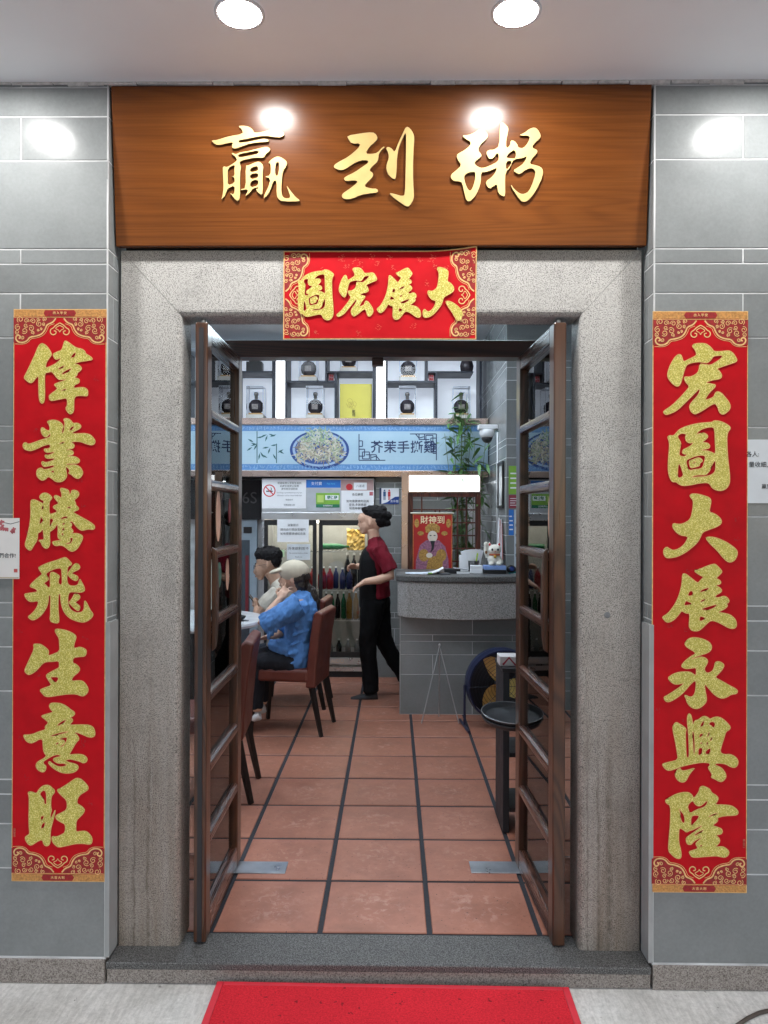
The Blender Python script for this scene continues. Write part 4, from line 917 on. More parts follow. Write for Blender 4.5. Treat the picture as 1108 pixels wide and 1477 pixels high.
# ------------------------------------------------------------------ lit display shelves above
YS = 6.98; BZ = zu + .001; SH = 3.06 - BZ
M_CELL = plain('shelf_white', (.72, .78, .86), .45, 0, .04, 4)
M_SLAT = plain('shelf_black', (.012, .016, .03), .45)
M_TUBE = emit('light_column', (.92, .96, 1.0), BOX * 2.2)
M_CELLB = emit('lit_back', (.74, .84, 1.0), BOX * .30)
sh = thing('display_shelf', 'white backlit display shelving with dark dividers above the menu panel', 'shelf', (0, YS, BZ))
def sx_(px): return at(px, 560, YS).x
def sz_(py): return at(560, py, YS).z - BZ
pitch = sx_(541) - sx_(396); zc1, zc2 = sz_(550.5), sz_(536.5)
MB().box(-2.6, PX - .05, .30, .32, 0, SH).build('lit_back', M_CELLB, sh)
MB().box(-2.6, PX - .05, .0, .2995, SH - .03, SH).build('top_board', M_CELL, sh)
MB().box(-2.6, PX - .05, -.003, .2995, 0, .012).build('base_board', M_SLAT, sh)
MB().box(sx_(692), sx_(692) + .02, -.003, .2995, .0125, SH - .031).build('divider', M_SLAT, sh)
def board(x0, x1, z0, z1, nm='divider'): MB().box(x0, x1, -.003, .2985, z0, z1).build(nm, M_SLAT, sh)
cells = []
for u in (-2, -1, 0, 1):
    o = sx_(396) + u * pitch; f_ = lambda px: o + (sx_(px) - sx_(396))
    if f_(411) > -2.6 and f_(396) < .8:
        MB().box(f_(396) + .012, f_(411), .02, .2975, .0125, SH - .031).build('light_column', M_TUBE, sh)
        board(f_(392.5), f_(396) + .0115, .0125, SH - .0305); board(f_(411) + .0005, f_(414), .0125, SH - .0305)
        xe = min(f_(537.4), PX - .055)
        e = .0005
        board(f_(414) + e, f_(482.5), zc1 - .009, zc1 + .009, 'shelf_board')
        board(f_(469), f_(472), zc1 + .0095, SH - .0305)
        if f_(472) < xe:
            board(f_(472) + e, xe, zc2 - .008, zc2 + .008, 'shelf_board'); board(f_(482.6), f_(486), .0125, zc2 - .0085)
            s_ = MB().box(f_(473.5), f_(481), .05, .06, zc1 + .012, zc2 - .010); s_.build('red_seal', plain('seal_pink', (.62, .30, .32), .6), sh)
            q = MB()
            for (xa, za) in ((.2, .2), (.2, .6), (.6, .15), (.6, .55)): q.box(f_(473.5) + .055 * xa * .8, f_(473.5) + .055 * xa * .8 + .014, .048, .0495, zc1 + .012 + (zc2 - zc1) * za * .8, zc1 + .03 + (zc2 - zc1) * za * .8)
            q.build('seal_print', M_REDINK, sh)
        cells.append(f_)
# jars in clear cases
def jar_case(x, z, s, label, dark=False):
    d = thing('display_jar', label, 'jar', (x, YS + .13, BZ + z), group='liquor jars shown in clear cases')
    w = .15 * s
    MB().box(-w / 2 - .012, w / 2 + .012, -.09, .09, .0005, .045 * s).build('plinth', plain('jar_plinth', (.62, .60, .56), .5), d, bev=.003)
    MB().box(-w / 2 + .005, w / 2 - .005, -.045, .045, .0455 * s, .066 * s).build('gold_foot', plain('jar_gold', (.55, .33, .14), .4, .3), d, bev=.003)
    MB().lathe([(.040 * s, .0665 * s), (.066 * s, .09 * s), (.074 * s, .125 * s), (.070 * s, .165 * s), (.046 * s, .195 * s), (.020 * s, .206 * s)], 20).build('body', plain('jar_glaze', (.06, .05, .06), .2, 0, .3, 20), d, smooth=True)
    MB().box(-.030 * s, .030 * s, -.078 * s, -.0735 * s, .10 * s, .15 * s).build('label', plain('jar_label', (.30, .26, .24), .5, 0, .4, 40), d)
    MB().lathe([(.017 * s, .2125 * s), (.017 * s, .245 * s), (.024 * s, .248 * s), (.022 * s, .275 * s), (.010 * s, .28 * s)], 16).build('stopper', plain('jar_stopper', (.30, .28, .26), .35, .4), d, smooth=True)
    co = MB().box(-w / 2 - .008, w / 2 + .008, -.085, .085, .0455 * s, .33 * s).build('clear_case', M_ACRY, d)
    ed = MB(); x_ = w / 2 + .008
    for sx in (-1, 1):
        for sy in (-1, 1): ed.box(sx * x_ - .0018, sx * x_ + .0018, sy * .085 - .0018, sy * .085 + .0018, .0455 * s, .33 * s)
    for sy in (-1, 1): ed.box(-x_ + .002, x_ - .002, sy * .085 - .0018, sy * .085 + .0018, .33 * s - .0036, .33 * s)
    ed.build('case_edges', plain('acrylic_edge', (.62, .66, .72), .3), co)['kind'] = 'stuff'
    return d
for u, f_ in zip((-2, -1, 0, 1), cells):
    lab = ['', ' left', '', ''][0]
for px, low, s, lab in ((443, 0, 1.0, 'dark jar in clear case on the raised shelf beside the red seal'), (453, 1, .95, 'dark jar in clear case beside the tall yellow box'), (502, 2, .95, 'dark jar in clear case on the shelf above the yellow box'),
                        (589, 0, 1.0, 'dark jar in clear case on the raised shelf near the bamboo plant'), (588, 1, .95, 'dark jar in clear case below the seal near the bamboo plant'), (667, 1, .95, 'dark jar in clear case behind the bamboo leaves'),
                        (366, 1, .95, 'dark jar in clear case below the black gift box'), (300, 0, 1.0, 'dark jar in clear case beside the glass of the open door')):
    jar_case(sx_(px), [zc1 + .0095, .0125, zc2 + .0085][low], s, lab)
d = thing('round_jar', 'squat dark round jar without a case on the shelf over the bamboo', 'jar', (sx_(675), YS + .12, BZ + zc2 + .0085))
MB().lathe([(.035, .0005), (.060, .03), (.066, .07), (.055, .11), (.028, .135)], 20).build('body', plain('jar_glaze', (.035, .035, .06), .18), d, smooth=True)
MB().lathe([(.026, .1355), (.026, .16), (.034, .163), (.032, .18)], 16).build('stopper', M_BLACK, d, smooth=True)
d = thing('gift_box', 'black gift box with a pale label on the shelf', 'box', (sx_(364), YS + .13, BZ + zc2 + .0085))
MB().box(-.075, .075, -.05, .05, .0005, .105).build('box', M_BLACK, d, bev=.003); MB().box(-.05, .05, -.04, .04, .1055, .165).build('lid', M_BLACK, d, bev=.003)
MB().box(-.018, .018, -.042, -.0405, .115, .145).build('label', plain('tan_label', (.6, .45, .35), .5), d)
for px, lab in ((513, 'tall yellow gift box standing beside a dark jar on the shelf'),):
    d = thing('yellow_box', lab, 'box', (sx_(px), YS + .09, BZ + .0125))
    hb = zc2 - .115
    MB().box(-.150, .150, -.04, .04, .0005, hb).build('carton', plain('yellow_card', (.66, .58, .10), .5, 0, .05, 5), d, bev=.002)
    q = MB()
    for i in range(7): q.ribbon(spiral(-.06 + .02 * (i % 3), .12 + .025 * (i // 3), .03, 1, i, 1, 10), .0022, -.0405 - .0001 * i)
    q.build('swirl_print', plain('yellow_ink', (.36, .24, .04), .6), d)
    lettering('贏\n禮', .035, M_INK, d, (-.02, -.0412, .055), line=.9)
# ------------------------------------------------------------------ drinks fridge
YF = 6.90
fx0, fx1 = at(378, 850, YF).x, at(539, 850, YF).x
fz1, fz2 = at(460, 741, YF).z, at(460, 690, YF).z
fg = thing('drinks_fridge', 'two-door glass-fronted steel drinks fridge with notices on its header', 'fridge', (fx0, YF, 0))
fw = fx1 - fx0
bd = MB(); dpt = .48
bd.box(0, .02, .0, dpt, .06, fz2); bd.box(fw - .02, fw, .0, dpt, .06, fz2); bd.box(.0205, fw - .0205, dpt - .02, dpt, .06, fz2); bd.box(.0205, fw - .0205, .0, dpt - .0205, .06, .10); bd.box(.0205, fw - .0205, .0, dpt - .0205, fz1 + .0, fz2)
bd.build('cabinet', M_STEEL, fg)
MB().box(.02, fw - .02, .03, dpt - .02, .0, .0595).build('base', M_BLACKM, fg)
MB().box(-.002, fw + .002, -.012, -.0005, fz1 + .012, fz2).build('header_panel', plain('header_steel', (.50, .51, .53), .35, .7), fg, bev=.002)
MB().box(-.004, fw + .004, -.018, -.0005, fz1 - .055, fz1 + .0115).build('steel_lip', M_STEEL, fg, bev=.003)
MB().box(.0, fw, -.014, -.0005, .125, .185).build('steel_kick', M_STEEL, fg, bev=.002)
lettering('AIDO', .05, plain('emboss', (.62, .55, .48), .4, .6), fg, (fw * .68, -.0155, .155), bold=.001)
MB().box(.03, fw - .03, dpt - .026, dpt - .0205, .2, fz1 - .06).build('lining', plain('fridge_lining', (.28, .285, .28), .5), fg)
MB().box(.03, fw - .03, .03, .38, fz1 - .085, fz1 - .066).build('light_tube', emit('fridge_light', (1, .90, .74), 6.0), fg)
shz = [at(500, y, YF + .1).z for y in (949, 893, 850, 794)]
for z in shz[:]:
    s_ = MB().box(.024, fw - .024, .05, .06, z - .012, z - .004)
    for k in range(26): s_.box(.03 + k * (fw - .07) / 25, .034 + k * (fw - .07) / 25, .0605, .40, z - .009, z - .005)
    s_.build('wire_shelf', M_STEEL, fg)
dw = fw / 2
for k in range(2):
    x0 = .02 + k * (dw - .01)
    x1 = x0 + dw - .032
    dr = MB(); z0, z1 = .19, fz1 - .057
    dr.box(x0, x0 + .035, -.012, .012, z0, z1); dr.box(x1 - .035, x1, -.012, .012, z0, z1); dr.box(x0 + .0352, x1 - .0352, -.012, .012, z0, z0 + .05); dr.box(x0 + .0352, x1 - .0352, -.012, .012, z1 - .05, z1)
    do = dr.build('door', M_BLACK, fg)
    MB().box(x0 + .0355, x1 - .0355, -.003, .003, z0 + .0505, z1 - .0505).build('glass_pane', M_GLASS, do)
def bottle(x, y, z, h, r, mat, label, group, cap=M_WHITE):
    b = thing('drink_bottle', label, 'bottle', (x, y, z), group=group)
    MB().lathe([(r * .85, 0), (r, .006), (r, h * .58), (r * .85, h * .68), (r * .38, h * .82), (r * .36, h * .93)], 12).build('body', mat, b, smooth=True)
    MB().lathe([(r * .42, h * .931), (r * .42, h), (r * .3, h * 1.003)], 12).build('cap', cap, b)
M_RB = plain('cola_red', (.30, .012, .016), .3); M_NB = plain('soda_navy', (.02, .03, .12), .3); M_GB = plain('green_glass', (.01, .13, .05), .2); M_AM = plain('amber_drink', (.38, .20, .04), .3); M_WB = plain('water_grey', (.25, .28, .30), .2); M_DB = plain('dark_bottle', (.012, .014, .016), .2)
for i in range(5): bottle(at(456 + i * 0 - 30 + i * 12.5, 840, YF + .12).x, YF + .12, shz[2], .21, .032, M_RB, 'red drink bottle standing in a row on the fridge middle shelf', 'red bottles in the fridge')
for i in range(3): bottle(at(470 + i * 8.5 - 2, 840, YF + .2).x, YF + .13 + .02 * i, shz[2], .21, .026, M_RB if i < 1 else M_NB, 'red drink bottle beside the navy ones in the fridge' if i < 1 else 'navy drink bottle beside the red ones in the fridge', 'bottles where red meets navy in the fridge')
for i in range(2): bottle(at(494 + i * 10, 840, YF + .12).x, YF + .13, shz[2], .20, .028, M_NB, 'navy drink bottle at the end of the fridge middle shelf', 'navy bottles in the fridge')
for i in range(3): bottle(at(501 + i * 9.5, 840, YF + .3).x, YF + .32, shz[2], .33, .03, M_DB, 'tall dark bottle standing behind the navy drinks in the fridge', 'tall dark bottles in the fridge')
for i in range(5): bottle(at(462 + i * 8.4, 890, YF + .15).x, YF + .15 + .01 * (i % 2), shz[1], .25, .024, M_DB if i % 2 else M_GB, 'dark green glass bottle on the fridge lower shelf' if i % 2 == 0 else 'black glass bottle on the fridge lower shelf', 'glass bottles on the fridge lower shelf')
for i in range(3): bottle(at(504 + i * 9.5, 890, YF + .15).x, YF + .14, shz[1], .26, .028, M_AM, 'amber drink bottle on the fridge lower shelf', 'amber bottles in the fridge')
for i in range(6): bottle(at(450 + i * 13, 945, YF + .15).x, YF + .15, shz[0], .17, .026, M_WB if i % 3 else M_DB, 'grey drink bottle on the fridge bottom shelf' if i % 3 else 'small black bottle on the fridge bottom shelf', 'bottles on the fridge bottom shelf')
for i in range(4): bottle(at(404 + i * 12, 880, YF + .2).x, YF + .2, shz[1], .24, .028, M_DB, 'dark bottle behind the fridge door with white notices', 'dark bottles behind the papered fridge door')
gb = thing('lying_bottle', 'green glass bottle lying on its side on the fridge top shelf', 'bottle', (at(464, 789, YF + .18).x, YF + .2, shz[3] + .032), rot=(0, R(90), 0))
MB().lathe([(.026, 0), (.03, .006), (.03, .15), (.026, .18), (.012, .22), (.011, .26)], 14).build('body', M_GB, gb, smooth=True); MB().lathe([(.013, .2605), (.013, .275)], 12).build('cap', M_STEEL, gb)
yb_ = thing('yellow_packet', 'crinkled yellow packet lit up on the fridge top shelf', 'packet', (at(513, 795, YF + .2).x, YF + .22, shz[3] + .0005))
c_ = MB(); nx = 9; vs = []
for j in range(nx + 1):
    for i in range(nx + 1):
        u, v = i / nx, j / nx; vs.append(((u - .5) * .17, -.06 * math.sin(math.pi * u) * (1 - .5 * v) + rnd.uniform(-.018, .018), v * .20 + rnd.uniform(-.008, .008) * (v > 0)))
c_.add(vs, [(j * (nx + 1) + i, j * (nx + 1) + i + 1, (j + 1) * (nx + 1) + i + 1, (j + 1) * (nx + 1) + i) for j in range(nx) for i in range(nx)])
vs2 = [(x, y + .05, z) for x, y, z in vs]; c_.add(vs2, [(j * (nx + 1) + i, (j + 1) * (nx + 1) + i, (j + 1) * (nx + 1) + i + 1, j * (nx + 1) + i + 1) for j in range(nx) for i in range(nx)])
c_.build('wrapper', plain('yellow_wrap', (.50, .33, .08), .5, 0, .3, 30), yb_)
# notices on the fridge
def lines(o, w, h, rows, size, mat=M_INK, x=0, align='CENTER'):
    for t, z in rows: lettering(t, size, mat, o, (x, -.0016, z * h), align=align)
YN = YF - .0125
o, w, h = paper(378, 441.5, 692, 733.5, YN, 'no_smoking_notice', 'white no smoking notice on the fridge header')
lines(o, w, h, [('根據吸煙公眾衞生條例', .88), ('此處全面禁止吸煙', .78), ('違例者定額罰款', .68)], .022, M_INK, .05)
lines(o, w, h, [('Smoking is prohibited here by law', .55), ('Offenders will be fined HK$1500', .45), ('敬請合作', .3), ('控煙酒辦公室', .12)], .017, M_GREYINK, .05)
q = MB(); q.ribbon([(-w * .33 + .052 * math.cos(R(a_)), h * .62 + .052 * math.sin(R(a_))) for a_ in range(0, 361, 15)], .010, -.0014); q.ribbon([(-w * .33 - .037, h * .62 + .037), (-w * .33 + .037, h * .62 - .037)], .010, -.0018); q.build('ban_ring', M_REDINK, o)
q = MB(); q.ribbon([(-w * .33 - .03, h * .60), (-w * .33 + .03, h * .60)], .011, -.0011); q.ribbon([(-w * .33 + .01, h * .61), (-w * .33 + .02, h * .68), (-w * .33 + .012, h * .73)], .007, -.0012); q.build('cigarette_print', M_INK, o)
o, w, h = paper(441.8, 491.5, 692, 703.5, YN, 'blue_notice', 'narrow bright blue notice strip on the fridge header', mat=M_BLUEINK)
lines(o, w, h, [('支付寶', .5)], .034, M_WHITE, -w * .2); lines(o, w, h, [('Pay here', .5)], .022, plain('cyan_ink', (.1, .5, .75), .5), w * .22)
o, w, h = paper(442.5, 491.5, 703.9, 737, YN + .0002, 'grey_notice', 'pale grey sheet hanging under the blue strip on the fridge', mat=plain('grey_sheet', (.42, .44, .48), .5))
o, w, h = paper(456, 490, 711, 732, YN - .0016, 'green_notice', 'bright green sticker with a bag picture on the fridge header', mat=M_GREENP)
MB().box(-w / 2 + .012, -w / 2 + .07, -.0015, -.001, h * .35, h * .85).build('bag_print', plain('lime_print', (.45, .6, .15), .5), o)
MB().box(-w / 2 + .085, w / 2 - .01, -.0014, -.001, h * .52, h * .85).build('plate_print', M_WHITE, o); MB().box(-w / 2, w / 2, -.0013, -.001, 0, h * .22).build('band_print', M_DGREENP, o)
lettering('環保袋', .032, M_DGREENP, o, (w * .18, -.0022, h * .68), bold=.001); lettering('自備購物袋', .018, M_WHITE, o, (0, -.0020, h * .11))
o, w, h = paper(491.8, 538.5, 692, 708, YN, 'pink_notice', 'dull pink strip with a red logo and white tag on the fridge', mat=plain('pink_sheet', (.42, .27, .26), .5))
MB().lathe([(.03, 0), (.03, .001)], 20, (-w * .24, -.001, h * .35), 'Y').build('logo_print', M_REDINK, o); MB().box(-w * .1, w * .3, -.0014, -.001, h * .1, h * .75).build('tag_print', M_WHITE, o); lettering('八達通', .026, M_GREYINK, o, (w * .1, -.0019, h * .42))
o, w, h = paper(492.5, 539.5, 707.5, 740, YN - .0016, 'blossom_notice', 'white notice with a red blossom corner on the fridge header')
lines(o, w, h, [('各位顧客', .82), ('如有需要請向店員', .52), ('查詢,多謝惠顧', .36), ('祝君用餐愉快', .20)], .026); MB().box(w * .36, w * .47, -.0014, -.001, h * .78, h * .95).build('blossom_print', plain('blossom_ink', (.42, .10, .12), .6), o)
YN2 = YF - .019
o, w, h = paper(400, 445.5, 749, 782, YN2, 'fridge_notice', 'white handwritten-style notice taped high on the fridge glass door')
lines(o, w, h, [('溫馨提示', .74), ('請勿自行開啟雪櫃門', .54), ('如有需要請通知店員', .36)], .026)
o, w, h = paper(414, 447.5, 784.5, 807.5, YN2, 'fridge_notice', 'smaller white notice with bold heading on the fridge glass door', mat=plain('cool_sheet', (.60, .64, .68), .5))
lines(o, w, h, [('外來飲料恕不', .70)], .032); lines(o, w, h, [('No outside food or drinks', .42), ('Thank you', .18)], .016)
o, w, h = paper(396, 410.5, 793, 803, YN2, 'price_label', 'small pale green price label on the fridge glass door', mat=plain('pale_green', (.40, .58, .36), .5))
lettering('$12', .04, M_DGREENP, o, (0, -.0014, h * .5), bold=.001)
# restroom sign
o, w, h = paper(547.5, 575.5, 704, 727, 6.928, 'restroom_sign', 'square white and blue restroom sign with two figures on grey tiles', 'sign', th=.004)
MB().box(-w / 2, -w / 2 + .018, -.0046, -.0041, 0, h).build('edge_print', M_NAVYINK, o)
q = MB(); q.add([(x, -.0046, z) for x, z in ((-w / 2 + .019, .0), (w / 2, 0), (w / 2, h * .47), (w * .3, h * .45), (w * .1, h * .3), (-w * .1, h * .12))], [(0, 1, 2, 3, 4, 5)]); q.build('wave_print', plain('sign_blue', (.01, .05, .26), .5), o)
lettering('洗手間', .026, M_WHITE, o, (w * .26, -.0052, h * .16))
for x, mt_ in ((-w * .24, plain('figure_blue', (.02, .08, .22), .5)), (w * .0, M_REDINK)):
    q = MB(); q.lathe([(.008, 0), (.008, .0008)], 14, (x, -.0045, h * .85), 'Y'); q.box(x - .012, x + .012, -.0052, -.0045, h * .48, h * .78); q.box(x - .009, x - .002, -.0052, -.0045, h * .25, h * .478); q.box(x + .002, x + .009, -.0052, -.0045, h * .25, h * .478); q.build('figure_print', mt_, o)
# dark doorway beyond the table
dd = thing('back_doorway', 'pale blue-grey door in a dark opening behind the seated man', 'door', (at(362, 850, 7.3).x, 7.36, 0))
MB().box(-.34, .05, -.02, .03, 0, 1.45).build('door_panel', plain('pale_door', (.30, .38, .45), .5), dd); MB().box(-.20, -.02, -.026, -.0205, .2, 1.25).build('door_glass', plain('dark_glass', (.06, .08, .10), .15), dd)
MB().box(-.24, -.201, -.03, -.0205, .15, 1.3).build('glass_frame', M_BLACKM, dd); MB().box(-.06, -.03, -.03, -.0265, .4, 1.1).build('pull_bar', plain('dull_red', (.2, .02, .03), .4), dd)
MB().box(-.9, .09, -.04, .03, 1.452, 1.84).build('dark_panel', M_BLACKM, dd); lettering('6S', .16, plain('grey_letters', (.12, .12, .13), .5), dd, (-.02, -.0415, 1.66))
MB().box(-.08, .0, -.03, -.0205, 1.32, 1.38).build('lock_plate', M_BLACK, dd)
# ------------------------------------------------------------------ ceiling lights of the shop
lp = None
for i, (x, y, lab) in enumerate(((-.9, 4.0, 'square ceiling light panel just inside the doors above the chairs'), (.55, 4.3, 'square ceiling light panel above the tray stand'), (-2.1, 5.6, 'square ceiling light panel above the dining table'), (.1, 6.1, 'square ceiling light panel above the walking waitress'), (-2.4, 3.9, 'square ceiling light panel by the plastered wall'), (-1.0, 5.45, 'extra square light panel added to brighten the ceiling near the shelves'))):  # the last panel is an extra, added to brighten the ceiling at the back
    if lp is None:
        lp = thing('ceiling_light', lab, 'ceiling light', (x, y, IZ - .16), group='square light panels on the shop ceiling')
        fm = MB(); fm.box(-.31, .31, -.31, -.285, -.02, -.0005); fm.box(-.31, .31, .285, .31, -.02, -.0005); fm.box(-.31, -.285, -.2845, .2845, -.02, -.0005); fm.box(.285, .31, -.2845, .2845, -.02, -.0005); fm.build('frame', M_WPAINT, lp)
        MB().box(-.2845, .2845, -.2845, .2845, -.015, -.001).build('diffuser', emit('panel_glow', (.80, .91, 1.0), PANEL), lp)
        for sx in (-.25, .25):
            for sy in (-.25, .25): MB().cyl((sx, sy, -.0005), (sx, sy, .1598), .003, n=6).build('hanger_rod', M_STEEL, lp)  # drop on rods added so the panels also brighten the ceiling
    else: dup(lp, (x, y, IZ - .16), 0, lab)

ul = thing('added_strip_light', 'short added strip light under the menu panel, brightening behind the lattice', 'strip light', (.46, 7.15, zl - .0005))  # added lamp, put in to brighten the space behind the lattice
MB().box(-.32, .32, -.03, .03, -.03, 0).build('case', M_WPAINT, ul); MB().box(-.31, .31, -.025, .025, -.036, -.0305).build('tube', emit('added_strip_glow', (.9, .96, 1.0), PANEL * .8), ul)
# ------------------------------------------------------------------ cashier counter
CY = 5.66; cxl = fl(577, 1030).x; cxr = 1.10; CT = 1.055
ct = thing('cashier_counter', 'cashier counter with curved granite apron over grey tiles', 'counter', (cxl, CY, 0))
W_ = cxr - cxl; wi = PX - .008 - cxl
MB().box(.0016, W_, .0016, .13, 0, .80).build('tiled_core', M_GROUT, ct)
MB().box(.0016, wi, .1305, .54, 0, .80).build('inner_core', M_GROUT, ct)
tiled(ct, (0, 0, 0), 0, W_, 0.002, .80, first=.055)
tiled(ct, (0, .003, 0), R(-90), .53, 0.002, .80, flip=True)
MB().box(-.004, .004, -.004, .010, .002, .74).build('corner_strip', M_GREYTRIM, ct)
zt0, zt1 = .745, 1.008
ap = MB(); n_ = 16; top_ = []; bot_ = []
for i in range(n_ + 1):
    u = i / n_; x = -.02 + (W_ + .02) * u; y = -.05 - .10 * math.sin(math.pi * min(1, u * .9 + .06)) ; top_.append((x, y)); 
top_[0] = (-.02, -.02)
def slab(z0, z1, grow, belly=0):
    b = MB(); m = len(top_); vs = []
    for z, k in ((z0, 0), (z1, 1)):
        for i, (x, y) in enumerate(top_): vs.append((x - (grow if i == 0 else 0), y - grow, z - (belly * math.sin(math.pi * i / (m - 1)) if k == 0 else 0)))
        vs += [(W_, .12, z), (-.02 - grow, .12, z)]
    q = m + 2
    b.add(vs, [tuple(range(q))[::-1], tuple(range(q, 2 * q))] + [(i, (i + 1) % q, q + (i + 1) % q, q + i) for i in range(q)]); return b
slab(zt0, zt1, 0, .012).build('granite_apron', M_COUNT, ct, bev=.006)
slab(zt1 + .001, CT, .012).build('granite_top', M_STEP, ct, bev=.008)
MB().box(-.03, wi, .1205, .56, CT - .045, CT - .0005).build('granite_top', M_STEP, ct, bev=.004)
# ------------------------------------------------------------------ lattice screen, lit box
YL = 6.56
lx0, lx1 = at(588, 760, YL).x, at(693, 760, YL).x; lzt = at(640, 711, YL).z
ls = thing('lattice_screen', 'red-brown wooden lattice screen behind the counter', 'screen', ((lx0 + lx1) / 2, YL, 0))
M_LAT = m_wood('lattice_wood', (.05, .012, .008), (.10, .022, .013), (.14, .035, .02), 'Z', 1.5, .35)
hw = (lx1 - lx0) / 2; t = .045
MB().box(-hw, -hw + t, -.02, .02, 0, lzt).build('post', M_LAT, ls, bev=.003); MB().box(hw - t, hw, -.02, .02, 0, lzt).build('post', M_LAT, ls, bev=.003)
MB().box(-hw + t + .0005, hw - t - .0005, -.02, .02, lzt - .035, lzt).build('rail', M_LAT, ls, bev=.003); MB().box(-hw + t + .0005, hw - t - .0005, -.02, .02, .6, .65).build('rail', M_LAT, ls, bev=.003)
iw = 2 * (hw - t); zz0, zz1 = .6505, lzt - .0355
def lbar(x0, z0, x1, z1):
    if x0 == x1: MB().box(x0 - .006, x0 + .006, -.010, .010, min(z0, z1), max(z0, z1)).build('lattice_bar', M_LAT, ls)
    else: MB().box(min(x0, x1), max(x0, x1), -.0085, .0085, z0 - .006, z0 + .006).build('lattice_bar', M_LAT, ls)
cols = [-hw + t + iw * k / 7 for k in range(1, 7)]; rows = [zz0 + (zz1 - zz0) * k / 9 for k in range(1, 9)]
for k, x in enumerate(cols):
    lbar(x, zz0, x, rows[6] if k in (1, 3) else (rows[7] if k == 2 else zz1))
for k, z in enumerate(rows): lbar(-hw + t + .0006, z, hw - t - .0006, z)
lbar((cols[1] + cols[2]) / 2, rows[6], (cols[1] + cols[2]) / 2, rows[7])
cp = thing('copper_post', 'slim copper clad post between the tiled stub and the lattice', 'post', (at(585.5, 800, YL).x - .012, YL - .02, 0))
MB().box(-.028, .028, -.03, .03, 0, 1.872).build('cladding', M_COPPER, cp, bev=.003)
bx = thing('light_box', 'bright white lit sign box above the lattice screen', 'light box', ((lx0 + lx1) / 2, YL - .01, lzt + .001))
lh = at(640, 684, YL).z - lzt - .002
MB().box(-hw, hw, -.02, .06, 0, lh).build('case', M_COPPER, bx, bev=.002)
MB().box(-hw + .012, hw - .012, -.026, -.0205, .012, lh - .012).build('lit_face', emit('lightbox_face', (.95, .98, 1.0), BOX * 1.5), bx, bev=.003)
q = MB(); rr_ = [(-hw + .05, .045), (hw - .05, .045), (hw - .035, .06), (hw - .035, lh - .05), (hw - .05, lh - .035), (-hw + .05, lh - .035), (-hw + .035, lh - .05), (-hw + .035, .06), (-hw + .05, .045)]
q.ribbon(rr_, .006, -.0268); q.build('border_line', plain('pale_grey_line', (.45, .47, .5), .6), bx)
# scroll with the god of wealth, hung on the lattice
YP = YL - .028
a = at(595.5, 741, YP); b = at(652.5, 832, YP); w = b.x - a.x; h = a.z - b.z
gp_ = thing('wealth_scroll', 'red hanging scroll with a robed bearded figure in a gold hat', 'scroll', ((a.x + b.x) / 2, YP, b.z))
MB().box(-w / 2, w / 2, -.001, .001, 0, h).build('sheet', plain('scroll_red', (.42, .012, .012), .4, 0, .1, 10), gp_)
MB().cyl((-w / 2 - .02, -.004, h + .006), (w / 2 + .012, -.004, h + .006), .006, n=10).build('rod', plain('cream_rod', (.7, .66, .55), .4), gp_)
q = MB(); q.box(-w / 2 + .002, -w / 2 + .007, -.0016, -.0011, 0, h); q.box(w / 2 - .007, w / 2 - .002, -.0016, -.0011, 0, h); q.box(-w / 2 + .0075, w / 2 - .0075, -.0016, -.0011, h - .008, h - .003); q.build('gold_edge', M_GOLDB, gp_)
lettering('財神到', .072, plain('pale_gold', (.80, .66, .42), .45), gp_, (0, -.0018, h - .058), bold=.001, spacing=1.0)
def flat(name, pts, mat, y): q = MB(); q.add([(x * w, y, z * h) for x, z in pts], [tuple(range(len(pts)))]); return q.build(name, mat, gp_)
def el(cx_, cz_, rx, rz, n=20): return [(cx_ + rx * math.cos(2 * math.pi * i / n), cz_ + rz * math.sin(2 * math.pi * i / n)) for i in range(n)]
M_PUR = plain('robe_print', (.30, .12, .20), .5, 0, .5, 60); M_OLD = plain('gold_print', (.40, .22, .05), .5, 0, .5, 90); M_FACE = plain('face_print', (.70, .62, .52), .5)
flat('robe_print', [(-.42, .0), (.42, 0), (.40, .28), (.32, .48), (.16, .58), (-.16, .58), (-.32, .50), (-.42, .25)], M_PUR, -.0016)
flat('apron_print', [(-.2, .0), (.24, 0), (.26, .25), (.12, .34), (-.1, .30)], M_OLD, -.0019); flat('hat_print', [(-.17, .70), (.17, .70), (.19, .79), (.1, .84), (0, .86), (-.1, .84), (-.19, .79)], M_OLD, -.0019)
for s in (-1, 1): flat('hat_wing_print', el(s * .30, .69, .08, .035), M_OLD, -.0019); flat('sleeve_print', el(s * .22, .34, .13, .10), M_OLD, -.0021); flat('ornament_print', el(s * .40, .85, .06, .07), M_OLD, -.0018)
flat('face_print', el(0, .64, .125, .09), M_FACE, -.0022); flat('beard_print', [(-.06, .57), (.06, .57), (.03, .44), (-.05, .38), (-.02, .48)], M_INK, -.0024)
for s in (-1, 1): flat('eye_print', el(s * .05, .655, .028, .008, 10), M_INK, -.0025)
flat('hand_print', el(-.08, .34, .08, .04), M_FACE, -.0024)
